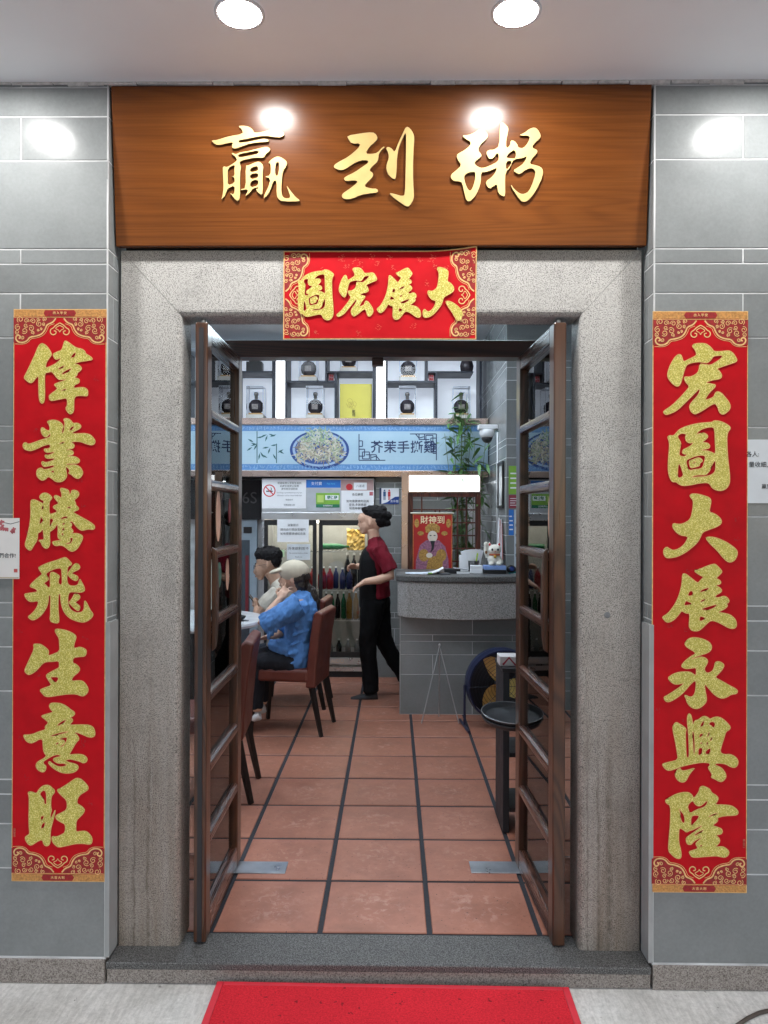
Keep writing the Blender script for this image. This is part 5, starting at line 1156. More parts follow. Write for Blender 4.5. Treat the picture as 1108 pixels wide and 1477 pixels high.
# ------------------------------------------------------------------ bamboo
bmb = thing('bamboo_plant', 'tall potted bamboo with thin leafy stems behind the lattice', 'plant', (.66, 6.71, 0))
MB().lathe([(.10, 0), (.12, .01), (.135, .22), (.145, .25), (.125, .25), (.12, .22)], 20).build('pot', plain('dark_pot', (.03, .03, .035), .4), bmb, smooth=True)
M_STEM = plain('bamboo_stem', (.10, .14, .04), .5); M_LEAF = plain('bamboo_leaf', (.085, .20, .055), .45, 0, .35, 30)
lfm = MB(); lfm.add([(0, 0, 0), (.03, -.015, .004), (.03, .015, .004), (.085, -.013, .0), (.085, .013, .0), (.15, 0, -.014)], [(0, 1, 2), (1, 3, 4, 2), (3, 5, 4)])
lme = bpy.data.meshes.new('leaf'); lme.from_pydata(lfm.v, [], lfm.f); lme.materials.append(M_LEAF)
rb = random.Random(11); nl = 0
for i in range(12):
    x, y = rb.uniform(-.13, .09), rb.uniform(-.06, .06); H = rb.uniform(2.05, 2.66); lx, ly = rb.uniform(-.14, .10), rb.uniform(-.10, .03)
    pts = [(x + lx * (k / 6) ** 2, y + ly * (k / 6) ** 2, .2 + (H - .2) * k / 6) for k in range(7)]
    st = MB().tube(pts, [.006 - .0007 * k for k in range(7)], 6).build('stem', M_STEM, bmb, smooth=True)
    for k in range(30):
        if nl >= 300: break
        u = rb.uniform(.62, 1.0) if rb.random() < .75 else rb.uniform(.35, .65); k0 = min(5, int(u * 6)); f_ = u * 6 - k0
        pa, pb2 = Vector(pts[k0]), Vector(pts[k0 + 1]); c = pa.lerp(pb2, f_) + Vector((rb.uniform(-.06, .05), rb.uniform(-.035, .03), rb.uniform(-.03, .03)))
        o = link('leaf', lme, None, bmb, c, (rb.uniform(-.6, .6), rb.uniform(-.2, .9), rb.uniform(0, 6.28))); s = rb.uniform(.7, 1.15); o.scale = (s, s, s); nl += 1
# ------------------------------------------------------------------ pillar fittings
cc = thing('security_camera', 'white dome security camera on the pillar above the counter', 'camera', (PX - .001, 6.30, at(705, 626, 6.30).z))
MB().box(-.16, 0, -.05, .05, .035, .075).build('bracket', M_WPAINT, cc, bev=.006); MB().lathe([(.062, .034), (.064, .0), (.050, -.03)], 20, (-.085, 0, 0)).build('housing', M_WPAINT, cc, smooth=True)
MB().lathe([(.046, -.0305), (.042, -.05), (.028, -.068), (.008, -.076)], 18, (-.085, 0, 0)).build('dome', M_BLACK, cc, smooth=True)
pp_ = MB().tube([(PX - .008, 6.22, at(714, 790, 6.2).z), (PX - .008, 6.22, at(705, 630, 6.3).z + .03)], .007, 10).build('conduit', M_WPAINT, None, smooth=True); tag(pp_, 'thin white cable conduit running down the pillar below the camera', 'conduit')
pf = thing('picture_frame', 'black framed picture hanging on the side of the pillar', 'picture', (PX - .001, 6.02, 1.56))
z0, z1 = 0, .37; f = MB(); f.box(-.018, -.0005, -.14, -.115, z0, z1); f.box(-.018, -.0005, .115, .14, z0, z1); f.box(-.018, -.0005, -.1145, .1145, z0, z0 + .025); f.box(-.018, -.0005, -.1145, .1145, z1 - .025, z1); f.build('frame', M_BLACK, pf)
MB().box(-.008, -.001, -.1145, .1145, z0 + .0255, z1 - .0255).build('print', plain('grey_print', (.5, .52, .52), .4, 0, .4, 14), pf)
YQ = PY - .001
for (px0, px1, y0, y1, mat, lab) in ((734, 752, 672, 713, M_GREENP, 'green and white notice on the pillar beside the door leaf'), (734, 749, 714, 733, plain('maroon_sheet', (.25, .03, .05), .5), 'dark red notice below the green one on the pillar'), (734, 741, 735, 772, M_BLUEINK, 'narrow blue notice on the pillar'),
                                    (742, 757, 735, 820, plain('pale_sheet', (.5, .56, .62), .5), 'long pale notice on the pillar beside the blue one'), (734, 756, 824, 838, plain('teal_sheet', (.02, .22, .24), .5), 'teal notice low on the pillar just above the counter'), (770, 805, 700, 770, plain('white_poster', (.5, .52, .56), .5), 'large white poster on the pillar behind the door glass')):
    o, w, h = paper(px0, px1, y0, y1, YQ, 'pillar_notice', lab, mat=mat, group='notices on the pillar')
    q = MB()
    for k in range(4): q.box(-w * .38, w * rnd.uniform(.1, .4), -.0014, -.001, h * (.2 + k * .17), h * (.2 + k * .17) + h * .05)
    q.build('print_lines', M_WHITE if mat is not MATS['pale_sheet'] and mat is not MATS['white_poster'] else M_GREYINK, o)['kind'] = 'stuff'
hpz = thing('receipt_clip', 'bunch of white receipts clipped to the pillar behind the lucky cat', 'receipts', (PX - .004, 5.98, 1.12))
for k in range(6):
    y = -.10 + .04 * k; MB().box(-.010 - .003 * k, -.009 - .003 * k, y - .035, y + .035, .02 * (k % 3), .30 + .05 * (k % 2)).build('receipt', M_WHITE if k % 3 else plain('pink_slip', (.55, .2, .18), .5), hpz, rot=(R(-12 + 6 * k), 0, 0))
# ------------------------------------------------------------------ things on the counter
from mathutils import noise as mnoise
def remesh(name, mb, mat, parent, vox=.006, it=3, loc=None, rot=None, fold=None):
    me = bpy.data.meshes.new(name); me.from_pydata(mb.v, [], mb.f)
    bm = bmesh.new(); bm.from_mesh(me); bmesh.ops.recalc_face_normals(bm, faces=bm.faces); bm.to_mesh(me); bm.free()
    ob = bpy.data.objects.new(name, me); COL.objects.link(ob)
    r = ob.modifiers.new('r', 'REMESH'); r.mode = 'VOXEL'; r.voxel_size = vox
    s = ob.modifiers.new('s', 'SMOOTH'); s.factor = .5; s.iterations = it
    m2 = bake(ob); m2.materials.clear(); m2.polygons.foreach_set('use_smooth', [True] * len(m2.polygons))
    if fold:
        for sc, amp in fold:
            ds_ = [(mnoise.noise(Vector((v.co.x * sc[0], v.co.y * sc[1], v.co.z * sc[2]))) * amp, v.normal.copy()) for v in m2.vertices]
            for v, (d_, n__) in zip(m2.vertices, ds_): v.co += n__ * d_
        m2.update()
    return link(name, m2, mat, parent, loc, rot)
CLOTH = [((16, 16, 9), .012), ((34, 34, 22), .006)]; PANTS = [((22, 22, 8), .010), ((45, 45, 20), .004)]
YC = 5.82
bxx = thing('blue_box', 'black desk box with a pale blue top under the lucky cat', 'box', (at(713, 826, YC).x, YC, CT + .0005))
MB().box(-.085, .085, -.06, .06, 0, .030).build('body', M_BLACK, bxx, bev=.004); MB().box(-.083, .083, -.062, .058, .0305, .062).build('blue_top', plain('pale_blue', (.22, .34, .66), .4), bxx, bev=.003)
cat = thing('lucky_cat', 'white waving lucky cat figurine on the blue box', 'figurine', (at(713, 815, YC).x, YC, CT + .064))
c = MB(); c.ell((0, 0, .045), (.055, .05, .05)); c.ell((0, -.004, .118), (.055, .048, .044), 16); c.tube([(-.05, 0, .06), (-.066, -.01, .11), (-.066, -.012, .155)], [.018, .018, .017], 10); c.ell((-.066, -.016, .163), (.020, .018, .020)); c.ell((.045, -.03, .03), (.022, .02, .022)); c.ell((-.03, -.04, .012), (.022, .025, .014)); c.ell((.03, -.04, .012), (.022, .025, .014))
for s in (-1, 1): c.tube([(s * .032, 0, .142), (s * .040, 0, .180)], [.020, .003], 8)
remesh('body', c, plain('cat_white', (.72, .69, .62), .25, 0, .04), cat, .004, 2)
for s in (-1, 1):
    MB().ell((s * .022, -.050, .122), (.008, .004, .010), 10).build('eye', M_INK, cat, smooth=True); MB().ell((s * .037, -.012, .160), (.009, .006, .012), 8).build('ear_lining', M_REDINK, cat, smooth=True)
MB().ell((0, -.052, .108), (.005, .004, .003), 8).build('nose', M_REDINK, cat); MB().tube([(.04 * math.cos(R(q_)), -.004 + .042 * math.sin(R(q_)), .082) for q_ in range(0, 361, 20)], .006, 6).build('collar', plain('collar_gold', (.45, .12, .05), .4), cat)
MB().ell((0, -.052, .068), (.012, .008, .012), 10).build('bell', plain('bell_gold', (.65, .42, .08), .3, .7), cat, smooth=True); MB().ell((-.066, -.028, .10), (.010, .006, .014), 10).build('coin', plain('coin_brown', (.18, .08, .03), .4), cat)
tp = thing('tape_dispenser', 'round black glossy desk gadget beside the blue box', 'gadget', (at(737, 826, YC).x, YC, CT + .0005)); MB().ell((0, 0, .035), (.045, .04, .035), 16).build('body', M_BLACK, tp, smooth=True); MB().lathe([(.018, 0), (.018, .003)], 16, (0, -.040, .04), 'Y').build('dial', plain('dial_blue', (.03, .05, .2), .2), tp)
wb = thing('card_boxes', 'two stacked white card boxes on the counter beside the cat', 'box', (at(687, 826, YC).x, YC, CT + .0005)); MB().box(-.045, .045, -.04, .04, 0, .030).build('box', M_WHITE, wb, bev=.002); MB().box(-.044, .046, -.038, .042, .0305, .060).build('box', M_WHITE, wb, bev=.002)
pc = thing('pen_cup', 'black cup stuffed with white slips and a green pen', 'cup', (at(683, 815, YC + .12).x, YC + .12, CT + .0005)); MB().lathe([(.04, 0), (.045, .09), (.040, .09), (.036, .01)], 16).build('cup', M_BLACK, pc, smooth=True)
for k in range(5): MB().box(-.03, .02, -.0008, .0008, .02, .18).build('slip', M_WHITE, pc, loc=(-.02 + .012 * k, -.01 + .006 * k, 0), rot=(0, R(-18 + 9 * k), R(10 * k)))
MB().cyl((.01, -.02, .02), (.03, -.03, .15), .006, n=8).build('pen', plain('lime_pen', (.4, .6, .05), .4), pc)
ps = thing('curled_papers', 'curled white sheets with a green clip lying on the counter', 'papers', (at(617, 829, 5.75).x, 5.76, CT + .001))
for k in range(2):
    g = MB(); vs = []
    for j in range(2):
        for i in range(9):
            u = i / 8; vs.append((-.14 + .26 * u - .03 * k, -.08 + .16 * j + .02 * k, .001 + .002 * k + (.05 if k == 0 else .015) * max(0, u - .4) ** 2 * 2.6))
    g.add(vs, [(i, i + 1, 10 + i, 9 + i) for i in range(8)]); g.build('sheet', M_WHITE if k == 0 else plain('bluish_sheet', (.62, .70, .80), .5), ps)
MB().box(.0, .03, -.09, -.07, .004, .014).build('clip', M_GREENP, ps)
kb = thing('order_pads', 'dark order pads and a white slip in the middle of the counter', 'pads', (at(658, 827, YC).x, YC, CT + .0005)); MB().box(-.09, .03, -.05, .05, 0, .035).build('pad', M_BLACKM, kb, bev=.004); MB().box(-.02, .07, -.06, .03, .0355, .042).build('slip', plain('grey_slip', (.45, .46, .5), .5), kb, rot=(0, R(6), .2)); MB().box(.0, .10, -.075, -.055, .0, .016).build('slip', M_WHITE, kb)
# ------------------------------------------------------------------ easel, fan, tray stand
ez = fl(635, 1043); apx = at(635, 932, ez.y + .10)
es = thing('easel', 'thin folded metal wire easel standing in front of the counter', 'easel', (ez.x, ez.y, 0))
M_WIRE = plain('grey_wire', (.45, .45, .46), .4, .7); hz = apx.z
a1, a2 = fl(608, 1044), fl(662, 1044)
for q in (a1, a2): MB().cyl((q.x - ez.x, q.y - ez.y, 0.003), (0, .10, hz), .004, n=8).build('leg', M_WIRE, es)
MB().cyl((0.0, .16, 0.003), (0, .105, hz), .004, n=8).build('leg', M_WIRE, es); MB().ell((0, .10, hz + .008), (.010, .010, .012), 10).build('hinge_knob', M_STEEL, es)
fp = Vector((at(722, 984, 5.42).x, 5.36, 0)); R0 = .255
fn = thing('floor_fan', 'dark navy drum floor fan with gold blades by the counter', 'fan', tuple(fp), rz=R(6))
M_NAVY = plain('fan_navy', (.010, .016, .05), .38); fz = .300
MB().lathe([(R0 - .012, -.07), (R0, -.07), (R0 + .006, 0), (R0, .07), (R0 - .012, .07), (R0 - .012, -.07)], 40, (0, 0, fz), 'Y', cap=False).build('drum', M_NAVY, fn, smooth=False)
gr = MB()
for k in range(9): gr.tube([((.05 + .0225 * k) * math.cos(R(q_)), -.074, fz + (.05 + .0225 * k) * math.sin(R(q_))) for q_ in range(0, 361, 12)], .0013, 4)
for k in range(8): gr.cyl((0, -.076, fz), (R0 * math.cos(k * math.pi / 4), -.074, fz + R0 * math.sin(k * math.pi / 4)), .0018, n=4)
MB().lathe([(.01, -.062), (R0 - .014, -.066), (R0 - .014, -.062)], 36, (0, 0, fz), 'Y').build('dark_back_disc', M_BLACKM, fn)  # solid dark disc added to darken the drum behind the blades
gr.build('guard', plain('guard_dark', (.012, .014, .03), .4), fn)['kind'] = 'stuff'
bm_ = plain('gold_blade', (.62, .47, .14), .35, .5, .15, 20)
for k in range(3):
    q0 = R(100 + 120 * k); g = MB(); vs = []
    for j in range(9):
        r_ = .045 + .18 * j / 8; wd = .085 * math.sin(math.pi * min(1, .18 + .72 * j / 8)) + .012
        for s in (-1, 0, 1):
            aa = q0 + .35 * (j / 8) ** 1.5 + s * wd / r_ * .75; vs.append((r_ * math.cos(aa), -.02 + s * .022, fz + r_ * math.sin(aa)))
    g.add(vs, [(j * 3 + i, j * 3 + i + 1, j * 3 + i + 4, j * 3 + i + 3) for j in range(8) for i in range(2)]); g.build('blade', bm_, fn, smooth=True)
MB().lathe([(.045, .045), (.045, -.05), (.03, -.06)], 20, (0, 0, fz), 'Y').build('hub', plain('hub_grey', (.10, .11, .16), .4), fn); MB().lathe([(.09, -.06), (.09, -.12)], 20, (0, 0, fz), 'Y').build('motor', M_BLACK, fn)
for s in (-1, 1): MB().tube([(s * .27, -.16, .010), (s * .27, .16, .010)], .010, 8).build('foot', M_NAVY, fn); MB().tube([(s * .268, 0, .015), (s * .268, 0, fz)], .009, 8).build('bracket', M_NAVY, fn)
# black folding tray stand with tray and packet
sx0 = at(728, 1100, 3.52).x
sd = thing('serving_stand', 'narrow black serving stand behind the open door leaf', 'stand', (sx0, 3.57, 0))
tz = at(722, 962, 3.6).z
MB().box(0, .03, 0, .26, 0.0, tz - .02).build('side_panel', M_BLACKM, sd, bev=.003); MB().box(.19, .22, 0, .26, 0.0, tz - .02).build('side_panel', M_BLACK, sd, bev=.003)
for z in (.10, .36): MB().box(.0305, .1895, .0, .26, z, z + .02).build('shelf', M_BLACK, sd)
MB().box(-.004, .224, -.004, .264, tz - .0195, tz).build('top', M_BLACK, sd, bev=.002)
MB().box(-.02, .12, -.17, -.0005, .546, .552).build('side_bracket', M_BLACK, sd)
pk = thing('red_packet', 'small red and white printed packet on the serving stand', 'packet', (sx0 + .035, 3.67, tz + .0005)); MB().box(-.045, .065, -.05, .05, 0, .045).build('carton', plain('packet_white', (.6, .56, .56), .5), pk, bev=.003); q = MB(); q.ribbon([(-.03, .006), (.0, .04), (.03, .006), (.05, .03)], .010, -.0505); q.build('red_print', plain('packet_red', (.35, .03, .05), .5), pk)
ty = thing('round_tray', 'round black serving tray leaning on the stand', 'tray', (at(736, 1024, 3.62).x, 3.66, at(736, 1024, 3.62).z), rot=(R(7), R(2), 0))
rt = .128
ty.location = (0, 3.425, .592)
ty.location.x = at(736, 1020, 3.425).x
for dz_ in (0, -.016): MB().lathe([(.001, .0 + dz_), (rt * .86, .0 + dz_), (rt * .92, .004 + dz_), (rt, .020 + dz_), (rt + .004, .020 + dz_), (rt + .003, .016 + dz_), (rt * .93, -.003 + dz_), (rt * .86, -.006 + dz_), (.001, -.006 + dz_)], 40, cap=False).build('tray', plain('tray_black', (.02, .022, .026), .42), ty, smooth=True)
MB().tube([((rt + .003) * math.cos(R(q_)), (rt + .003) * math.sin(R(q_)), .0215) for q_ in range(0, 361, 9)], .0022, 6).build('rim', plain('rim_grey', (.20, .21, .22), .3, .4), ty)
# ------------------------------------------------------------------ chairs and table
M_LTH = plain('maroon_leather', (.115, .026, .017), .38, 0, .15, 9, .12, bscale=160); M_LEG = plain('dark_leg', (.012, .008, .007), .35)
def chair(label):
    c = thing('dining_chair', label, 'chair', group='maroon leather dining chairs')
    b = MB(); n = 8; vs = []
    # seat cushion
    MB().box(-.23, .20, -.21, .21, .365, .455).build('seat', M_LTH, c, bev=.022, seg=3)
    k = MB(); prof = [(.175, .33), (.245, .33), (.25, .45), (.272, .68), (.298, .835), (.256, .855), (.230, .83), (.205, .66), (.185, .47)]
    m = len(prof); vs = []
    for s in (-.205, .205): vs += [(x, s, z) for x, z in prof]
    k.add(vs, [tuple(range(m)), tuple(range(m, 2 * m))[::-1]] + [(i, (i + 1) % m, m + (i + 1) % m, m + i) for i in range(m)]); k.build('backrest', M_LTH, c, bev=.014, seg=3)
    for s in (-1, 1):
        MB().tube([(-.195, s * .175, .364), (-.215, s * .185, .0)], [.024, .016], 4).build('leg', M_LEG, c)
        MB().tube([(.215, s * .175, .329), (.285, s * .185, .0)], [.024, .016], 4).build('leg', M_LEG, c)
    return c
ch = chair('maroon leather chair under the woman in the blue shirt'); ch.location = (-.735, 5.30, 0); ch.rotation_euler = (0, 0, R(-9))
dup(ch, (-1.035, 4.07, 0), R(4), 'empty maroon leather chair half hidden by the open door leaf')
dup(ch, (-.80, 5.98, 0), R(-4), 'maroon leather chair under the man in the beige shirt')
tb = thing('dining_table', 'round white marble dining table with a pedestal base', 'table', (-1.44, 5.42, 0))
MB().lathe([(.46, .715), (.505, .720), (.51, .735), (.505, .75)], 48).build('top', plain('white_marble', (.62, .63, .66), .2, 0, .1, 5), tb, smooth=False); MB().lathe([(.045, .03), (.045, .7145)], 16).build('pedestal', M_BLACK, tb); MB().lathe([(.24, 0), (.24, .012), (.06, .03)], 28).build('base', M_BLACK, tb)
for i, (dx_, dy_, r_, lab, mt_) in enumerate(((.32, -.10, .075, 'small dark dish at the edge of the marble table', M_BLACK), (.22, .12, .09, 'grey soup bowl on the marble table', plain('bowl_grey', (.25, .27, .28), .3)))):
    bo = thing('bowl', lab, 'bowl', (-1.44 + dx_, 5.42 + dy_, .7505)); MB().lathe([(r_ * .5, 0), (r_ * .9, .018), (r_, .032 + .02 * i), (r_ * .93, .032 + .02 * i), (r_ * .45, .006)], 20).build('bowl', mt_, bo, smooth=True)
cs = thing('chopsticks', 'pair of dark chopsticks lying near the table edge', 'chopsticks', (-1.12, 5.28, .7545))
for s in (0, 1): MB().cyl((-.12, .01 * s, 0), (.10, .02 * s, .0), .0035, .002, 6).build('stick', M_BLACK, cs)
# ------------------------------------------------------------------ people
SKIN = plain('skin', (.58, .35, .25), .5, 0, .06, 12); HAIRB = plain('black_hair', (.006, .005, .006), .6, 0, .2, 60, .3, spec=.2, bscale=200)
def person(label, Y0, gx, gy):
    root = thing('person', label, 'person', (at(gx, gy, Y0).x, Y0, 0))
    def J(px, py, dl=0.0): q = at(px, py, Y0); return Vector((q.x - root.location.x, dl, q.z))
    return root, J
LAT = (0, 1, 0)
def fingers(mb, wrist, knuckle, tip_dir, curl, thumb_dir, r=.0085):
    """palm from wrist to knuckle, four fingers from the knuckle row, thumb from the side of the palm"""
    w, k = Vector(wrist), Vector(knuckle); d = (k - w).normalized(); sd = Vector(thumb_dir); sd = (sd - d * sd.dot(d)).normalized()
    mb.tube([w, w.lerp(k, .5), k], [(.020, .024), (.034, .018), (.036, .015)], 10, side=tuple(sd))
    for i, ln in enumerate((.062, .070, .066, .050)):
        b = k + sd * (.025 - .017 * i); td = (Vector(tip_dir) + sd * (.12 - .08 * i)).normalized(); cu = Vector(curl)
        p1 = b + d * ln * .42; p2 = p1 + td * ln * .34; p3 = p2 + (td + cu).normalized() * ln * .28
        mb.tube([b - d * .012, p1, p2, p3], [r, r * .95, r * .88, r * .7], 8)
    b = w.lerp(k, .35) + sd * .026; mb.tube([b, b + (sd + d * .6).normalized() * .030, b + (sd * .4 + d).normalized() * .058], [.011, .010, .008], 8)
def face(root, J, eyes, mouth, brow, lip=(.36, .12, .10)):
    ML = plain('lips', lip, .45)
    for s in (-1, 1):
        e = eyes; p = J(e[0], e[1], s * .030); MB().ell(p, (.004, .011, .0055), 10).build('eye', M_INK, root, smooth=True)
        p = J(brow[0], brow[1], s * .032); MB().ell(p, (.004, .017, .0035), 8).build('eyebrow', HAIRB, root, smooth=True)
    MB().ell(J(mouth[0], mouth[1], 0), (.006, .021, .006), 10).build('lips', ML, root, smooth=True)
# waitress walking
wk, J = person('waitress with dark hair bun, maroon shirt, black apron and trousers, walking', 6.22, 525, 1003)
b = MB()
b.ell(J(538, 749), (.092, .074, .098), 16); b.ell(J(528, 758), (.054, .056, .068), 14); b.ell(J(524.5, 767), (.026, .030, .022), 10); b.ell(J(524, 748), (.045, .055, .05), 12)
b.tube([J(520, 751), J(517.6, 757), J(519.5, 759.5)], [.006, .012, .010], 8)
b.ell(J(519.8, 764), (.010, .022, .012), 8)
for s in (-1, 1): b.ell(J(534.5, 754, s * .073), (.016, .010, .028), 10)
b.tube([J(537, 764), J(539.5, 774), J(541, 786)], [.052, .048, .06], 12)
b.tube([J(541, 784), J(543, 795), J(543, 820), J(542, 850), J(542, 868)], [(.10, .055), (.14, .07), (.13, .08), (.11, .07), (.10, .065)], 14, side=LAT)
b.tube([J(547, 792, -.16), J(561, 818, -.2), J(564, 827, -.205), J(548, 833, -.21), J(528, 835.5, -.215)], [.048, .043, .040, .036, .026], 12)
fingers(b, J(528, 835.5, -.215), J(517, 842, -.215), J(513, 852, -.2) - J(516, 842, -.2), (.25, 0, -.2), (.1, 1, .1))
b.tube([J(545, 792, .16), J(536, 815, .19), J(528, 819, .17), J(514, 818.5, .13)], [.048, .042, .037, .026], 12)
fingers(b, J(514, 818.5, .13), J(505, 819, .12), (0, 0, -1), (1, 0, -.1), (0, -1, .5))
b.tube([J(541, 872, -.075), J(531, 925, -.085), J(536, 988, -.085)], [.065, .05, .04], 10); b.tube([J(545, 872, .075), J(552, 925, .085), J(586, 984, .085)], [.065, .05, .04], 10)
remesh('body', b, SKIN, wk, .0055, 3)
s_ = MB(); s_.tube([J(538.5, 776), J(541, 783), J(543, 790), J(543.5, 812), J(543, 838), J(543.5, 861)], [(.062, .055), (.105, .066), (.165, .086), (.158, .110), (.142, .104), (.158, .116)], 20, side=LAT)
s_.tube([J(548, 789, -.150), J(556, 805, -.185), J(563, 821, -.200)], [.064, .064, .066], 12); s_.tube([J(545, 789, .150), J(539, 806, .185), J(534, 817, .19)], [.064, .064, .064], 12)
remesh('shirt', s_, plain('maroon_cloth', (.14, .006, .016), .8, 0, .2, 9, .3, spec=.2, bscale=40), wk, .007, 3, fold=CLOTH)
v_ = MB(); v_.tube([J(537, 786), J(536.3, 796), J(536, 806), J(536.5, 820), J(536, 840), J(538, 874)], [(.055, .035), (.125, .082), (.160, .098), (.168, .103), (.156, .100), (.170, .116)], 20, side=LAT)
remesh('apron', v_, plain('black_cloth', (.006, .006, .007), .8, 0, .2, 9, .3, spec=.15, bscale=40), wk, .008, 3, fold=[((16, 16, 9), .007)])
pnt = MB(); pnt.ell(J(542, 866), (.112, .160, .10), 16); pnt.tube([J(540, 864, -.08), J(535, 892, -.085), J(530.5, 925, -.085), J(533, 955, -.085), J(536, 995, -.085)], [.102, .092, .074, .066, .066], 14); pnt.tube([J(545, 864, .08), J(548, 900, .085), J(553, 925, .085), J(568, 955, .085), J(585, 982, .085)], [.102, .092, .076, .066, .060], 14)
remesh('trousers', pnt, plain('black_trouser', (.004, .004, .005), .8, 0, .2, 9, .3, spec=.15, bscale=30), wk, .009, 4, fold=PANTS)
h_ = MB(); h_.ell(J(542, 741.5), (.112, .084, .072), 18, Matrix.Rotation(R(14), 3, 'Y')); h_.ell(J(550, 751), (.050, .075, .060), 14); h_.ell(J(546.5, 748.5), (.060, .082, .074), 14); h_.ell(J(558, 744), (.046, .052, .040), 12); h_.ell(J(557.5, 754), (.040, .048, .034), 12); h_.ell(J(529, 735.5), (.044, .066, .030), 12); h_.ell(J(552, 736), (.04, .05, .04), 10)
remesh('hair', h_, HAIRB, wk, .004, 1, fold=[((9, 110, 130), .003), ((30, 30, 30), .004)])
for nm, p0, p1, p2 in (('shoe', (545, 999, -.085), (528, 1002, -.085), (507, 1005, -.085)), ('shoe', (589, 985, .085), (588, 992, .085), (578, 1003, .085))):
    q = MB(); q.tube([J(*p0), J(*p1), J(*p2)], [(.040, .040), (.044, .034), (.038, .018)], 12, side=LAT); remesh(nm, q, M_BLACKM, wk, .007, 2)
face(wk, J, (520.2, 752.3), (518.6, 764.2), (520.4, 747.6))
# woman in cap at the table
wc, J = person('seated woman in beige cap and blue shirt, cheek on hand', 5.27, 432, 1040)
b = MB(); b.ell(J(426, 829), (.092, .074, .098), 16); b.ell(J(414, 838), (.050, .056, .066), 14); b.ell(J(410, 848), (.025, .030, .020), 10); b.tube([J(405.5, 832), J(403, 838), J(405.5, 840.5)], [.006, .012, .010], 8); b.ell(J(405.5, 844), (.010, .021, .011), 8)
for s in (-1, 1): b.ell(J(424, 836, s * .073), (.016, .010, .028), 10)
b.tube([J(427, 844), J(431, 853), J(434, 864)], [.05, .047, .06], 12)
b.tube([J(434, 862), J(437, 885), J(432, 920), J(430, 955)], [(.15, .07), (.14, .09), (.13, .09), (.15, .10)], 14, side=LAT)
b.tube([J(434, 868, -.16), J(390, 897, -.19), J(385, 896, -.185), J(396, 878, -.15), J(407, 862, -.115)], [.048, .044, .040, .037, .025], 12)
fingers(b, J(407, 862, -.115), J(413, 852, -.098), J(418, 842, -.09) - J(413, 852, -.09), (.4, .3, -.2), (-1, .3, .2))
b.tube([J(436, 868, .16), J(415, 905, .18), J(400, 916, .10), J(389, 919, .03)], [.048, .042, .036, .025], 12)
fingers(b, J(389, 919, .03), J(381, 920, .0), (-1, -.2, -.2), (0, -.3, -.6), (0, -1, .3))
for s in (-.095, .095): b.tube([J(430, 956, s), J(374, 950, s), J(374, 1020, s)], [.08, .055, .04], 10)
remesh('body', b, SKIN, wc, .0055, 3)
M_DEN = plain('blue_shirt_cloth', (.065, .19, .46), .75, 0, .22, 7, .5, bscale=26)
s_ = MB(); s_.tube([J(430, 853), J(434, 860), J(437, 870), J(438, 892), J(434, 920), J(431, 945), J(428, 966)], [(.062, .055), (.12, .075), (.182, .10), (.178, .122), (.165, .12), (.175, .128), (.165, .10)], 20, side=LAT)
s_.tube([J(436, 868, -.150), J(415, 880, -.19), J(398, 890, -.195), J(386, 896, -.19)], [.085, .080, .074, .066], 14); s_.tube([J(437, 868, .150), J(425, 890, .18), J(408, 908, .15), J(399, 915, .10)], [.085, .078, .07, .06], 14)
s_.tube([J(428, 935, -.09), J(410, 930, -.11), J(392, 926, -.10)], [.09, .06, .03], 12)
for k in range(7): s_.tube([J(432 - k * 6, 872 + k * 4, -.24), J(425 - k * 5, 884 + k * 5, -.235)], [.010, .012], 6)
for k in range(5): s_.tube([J(452 - k * 3, 890 + k * 14, -.15), J(430 - k * 3, 898 + k * 13, -.178)], [.008, .012], 6)
remesh('shirt', s_, M_DEN, wc, .006, 2, fold=CLOTH + [((60, 60, 40), .004)])
pnt = MB(); pnt.ell(J(430, 954), (.12, .17, .085), 14)
for s in (-.095, .095): pnt.tube([J(430, 954, s), J(400, 950, s), J(374, 951, s), J(372, 985, s), J(373, 1016, s)], [.094, .085, .070, .060, .052], 14)
remesh('trousers', pnt, plain('charcoal_trouser', (.012, .013, .018), .8, 0, .2, 9, .3, spec=.2, bscale=30), wc, .009, 3, fold=PANTS)
h_ = MB(); h_.ell(J(430, 832), (.088, .084, .072), 14); h_.ell(J(435, 843), (.056, .075, .060), 14); h_.tube([J(440, 843), J(448, 855), J(454, 868), J(457, 882)], [.036, .044, .040, .018], 12)
remesh('hair', h_, plain('dark_brown_hair', (.016, .010, .008), .4, 0, .2, 60, .3, bscale=200), wc, .004, 1, fold=[((100, 100, 10), .006), ((30, 30, 30), .006)])
c_ = MB(); c_.ell(J(424.5, 824), (.108, .092, .082), 20); c_.ell(J(401, 823), (.066, .080, .017), 16, Matrix.Rotation(R(-16), 3, 'Y'))
co = remesh('cap', c_, plain('beige_cap', (.52, .46, .36), .75, 0, .1, 12, .2, bscale=80), wc, .006, 1)
MB().ell(J(424, 807.3), (.008, .008, .005), 8).build('button', MATS['beige_cap'], co)
for s in (-.095, .095):
    q = MB(); q.tube([J(379, 1026, s), J(370, 1029, s), J(357, 1033, s)], [(.038, .036), (.042, .032), (.036, .018)], 12, side=LAT); remesh('shoe', q, plain('white_shoe', (.6, .6, .62), .5), wc, .007, 2)
face(wc, J, (406.8, 831.5), (404.3, 844), (406.8, 828))
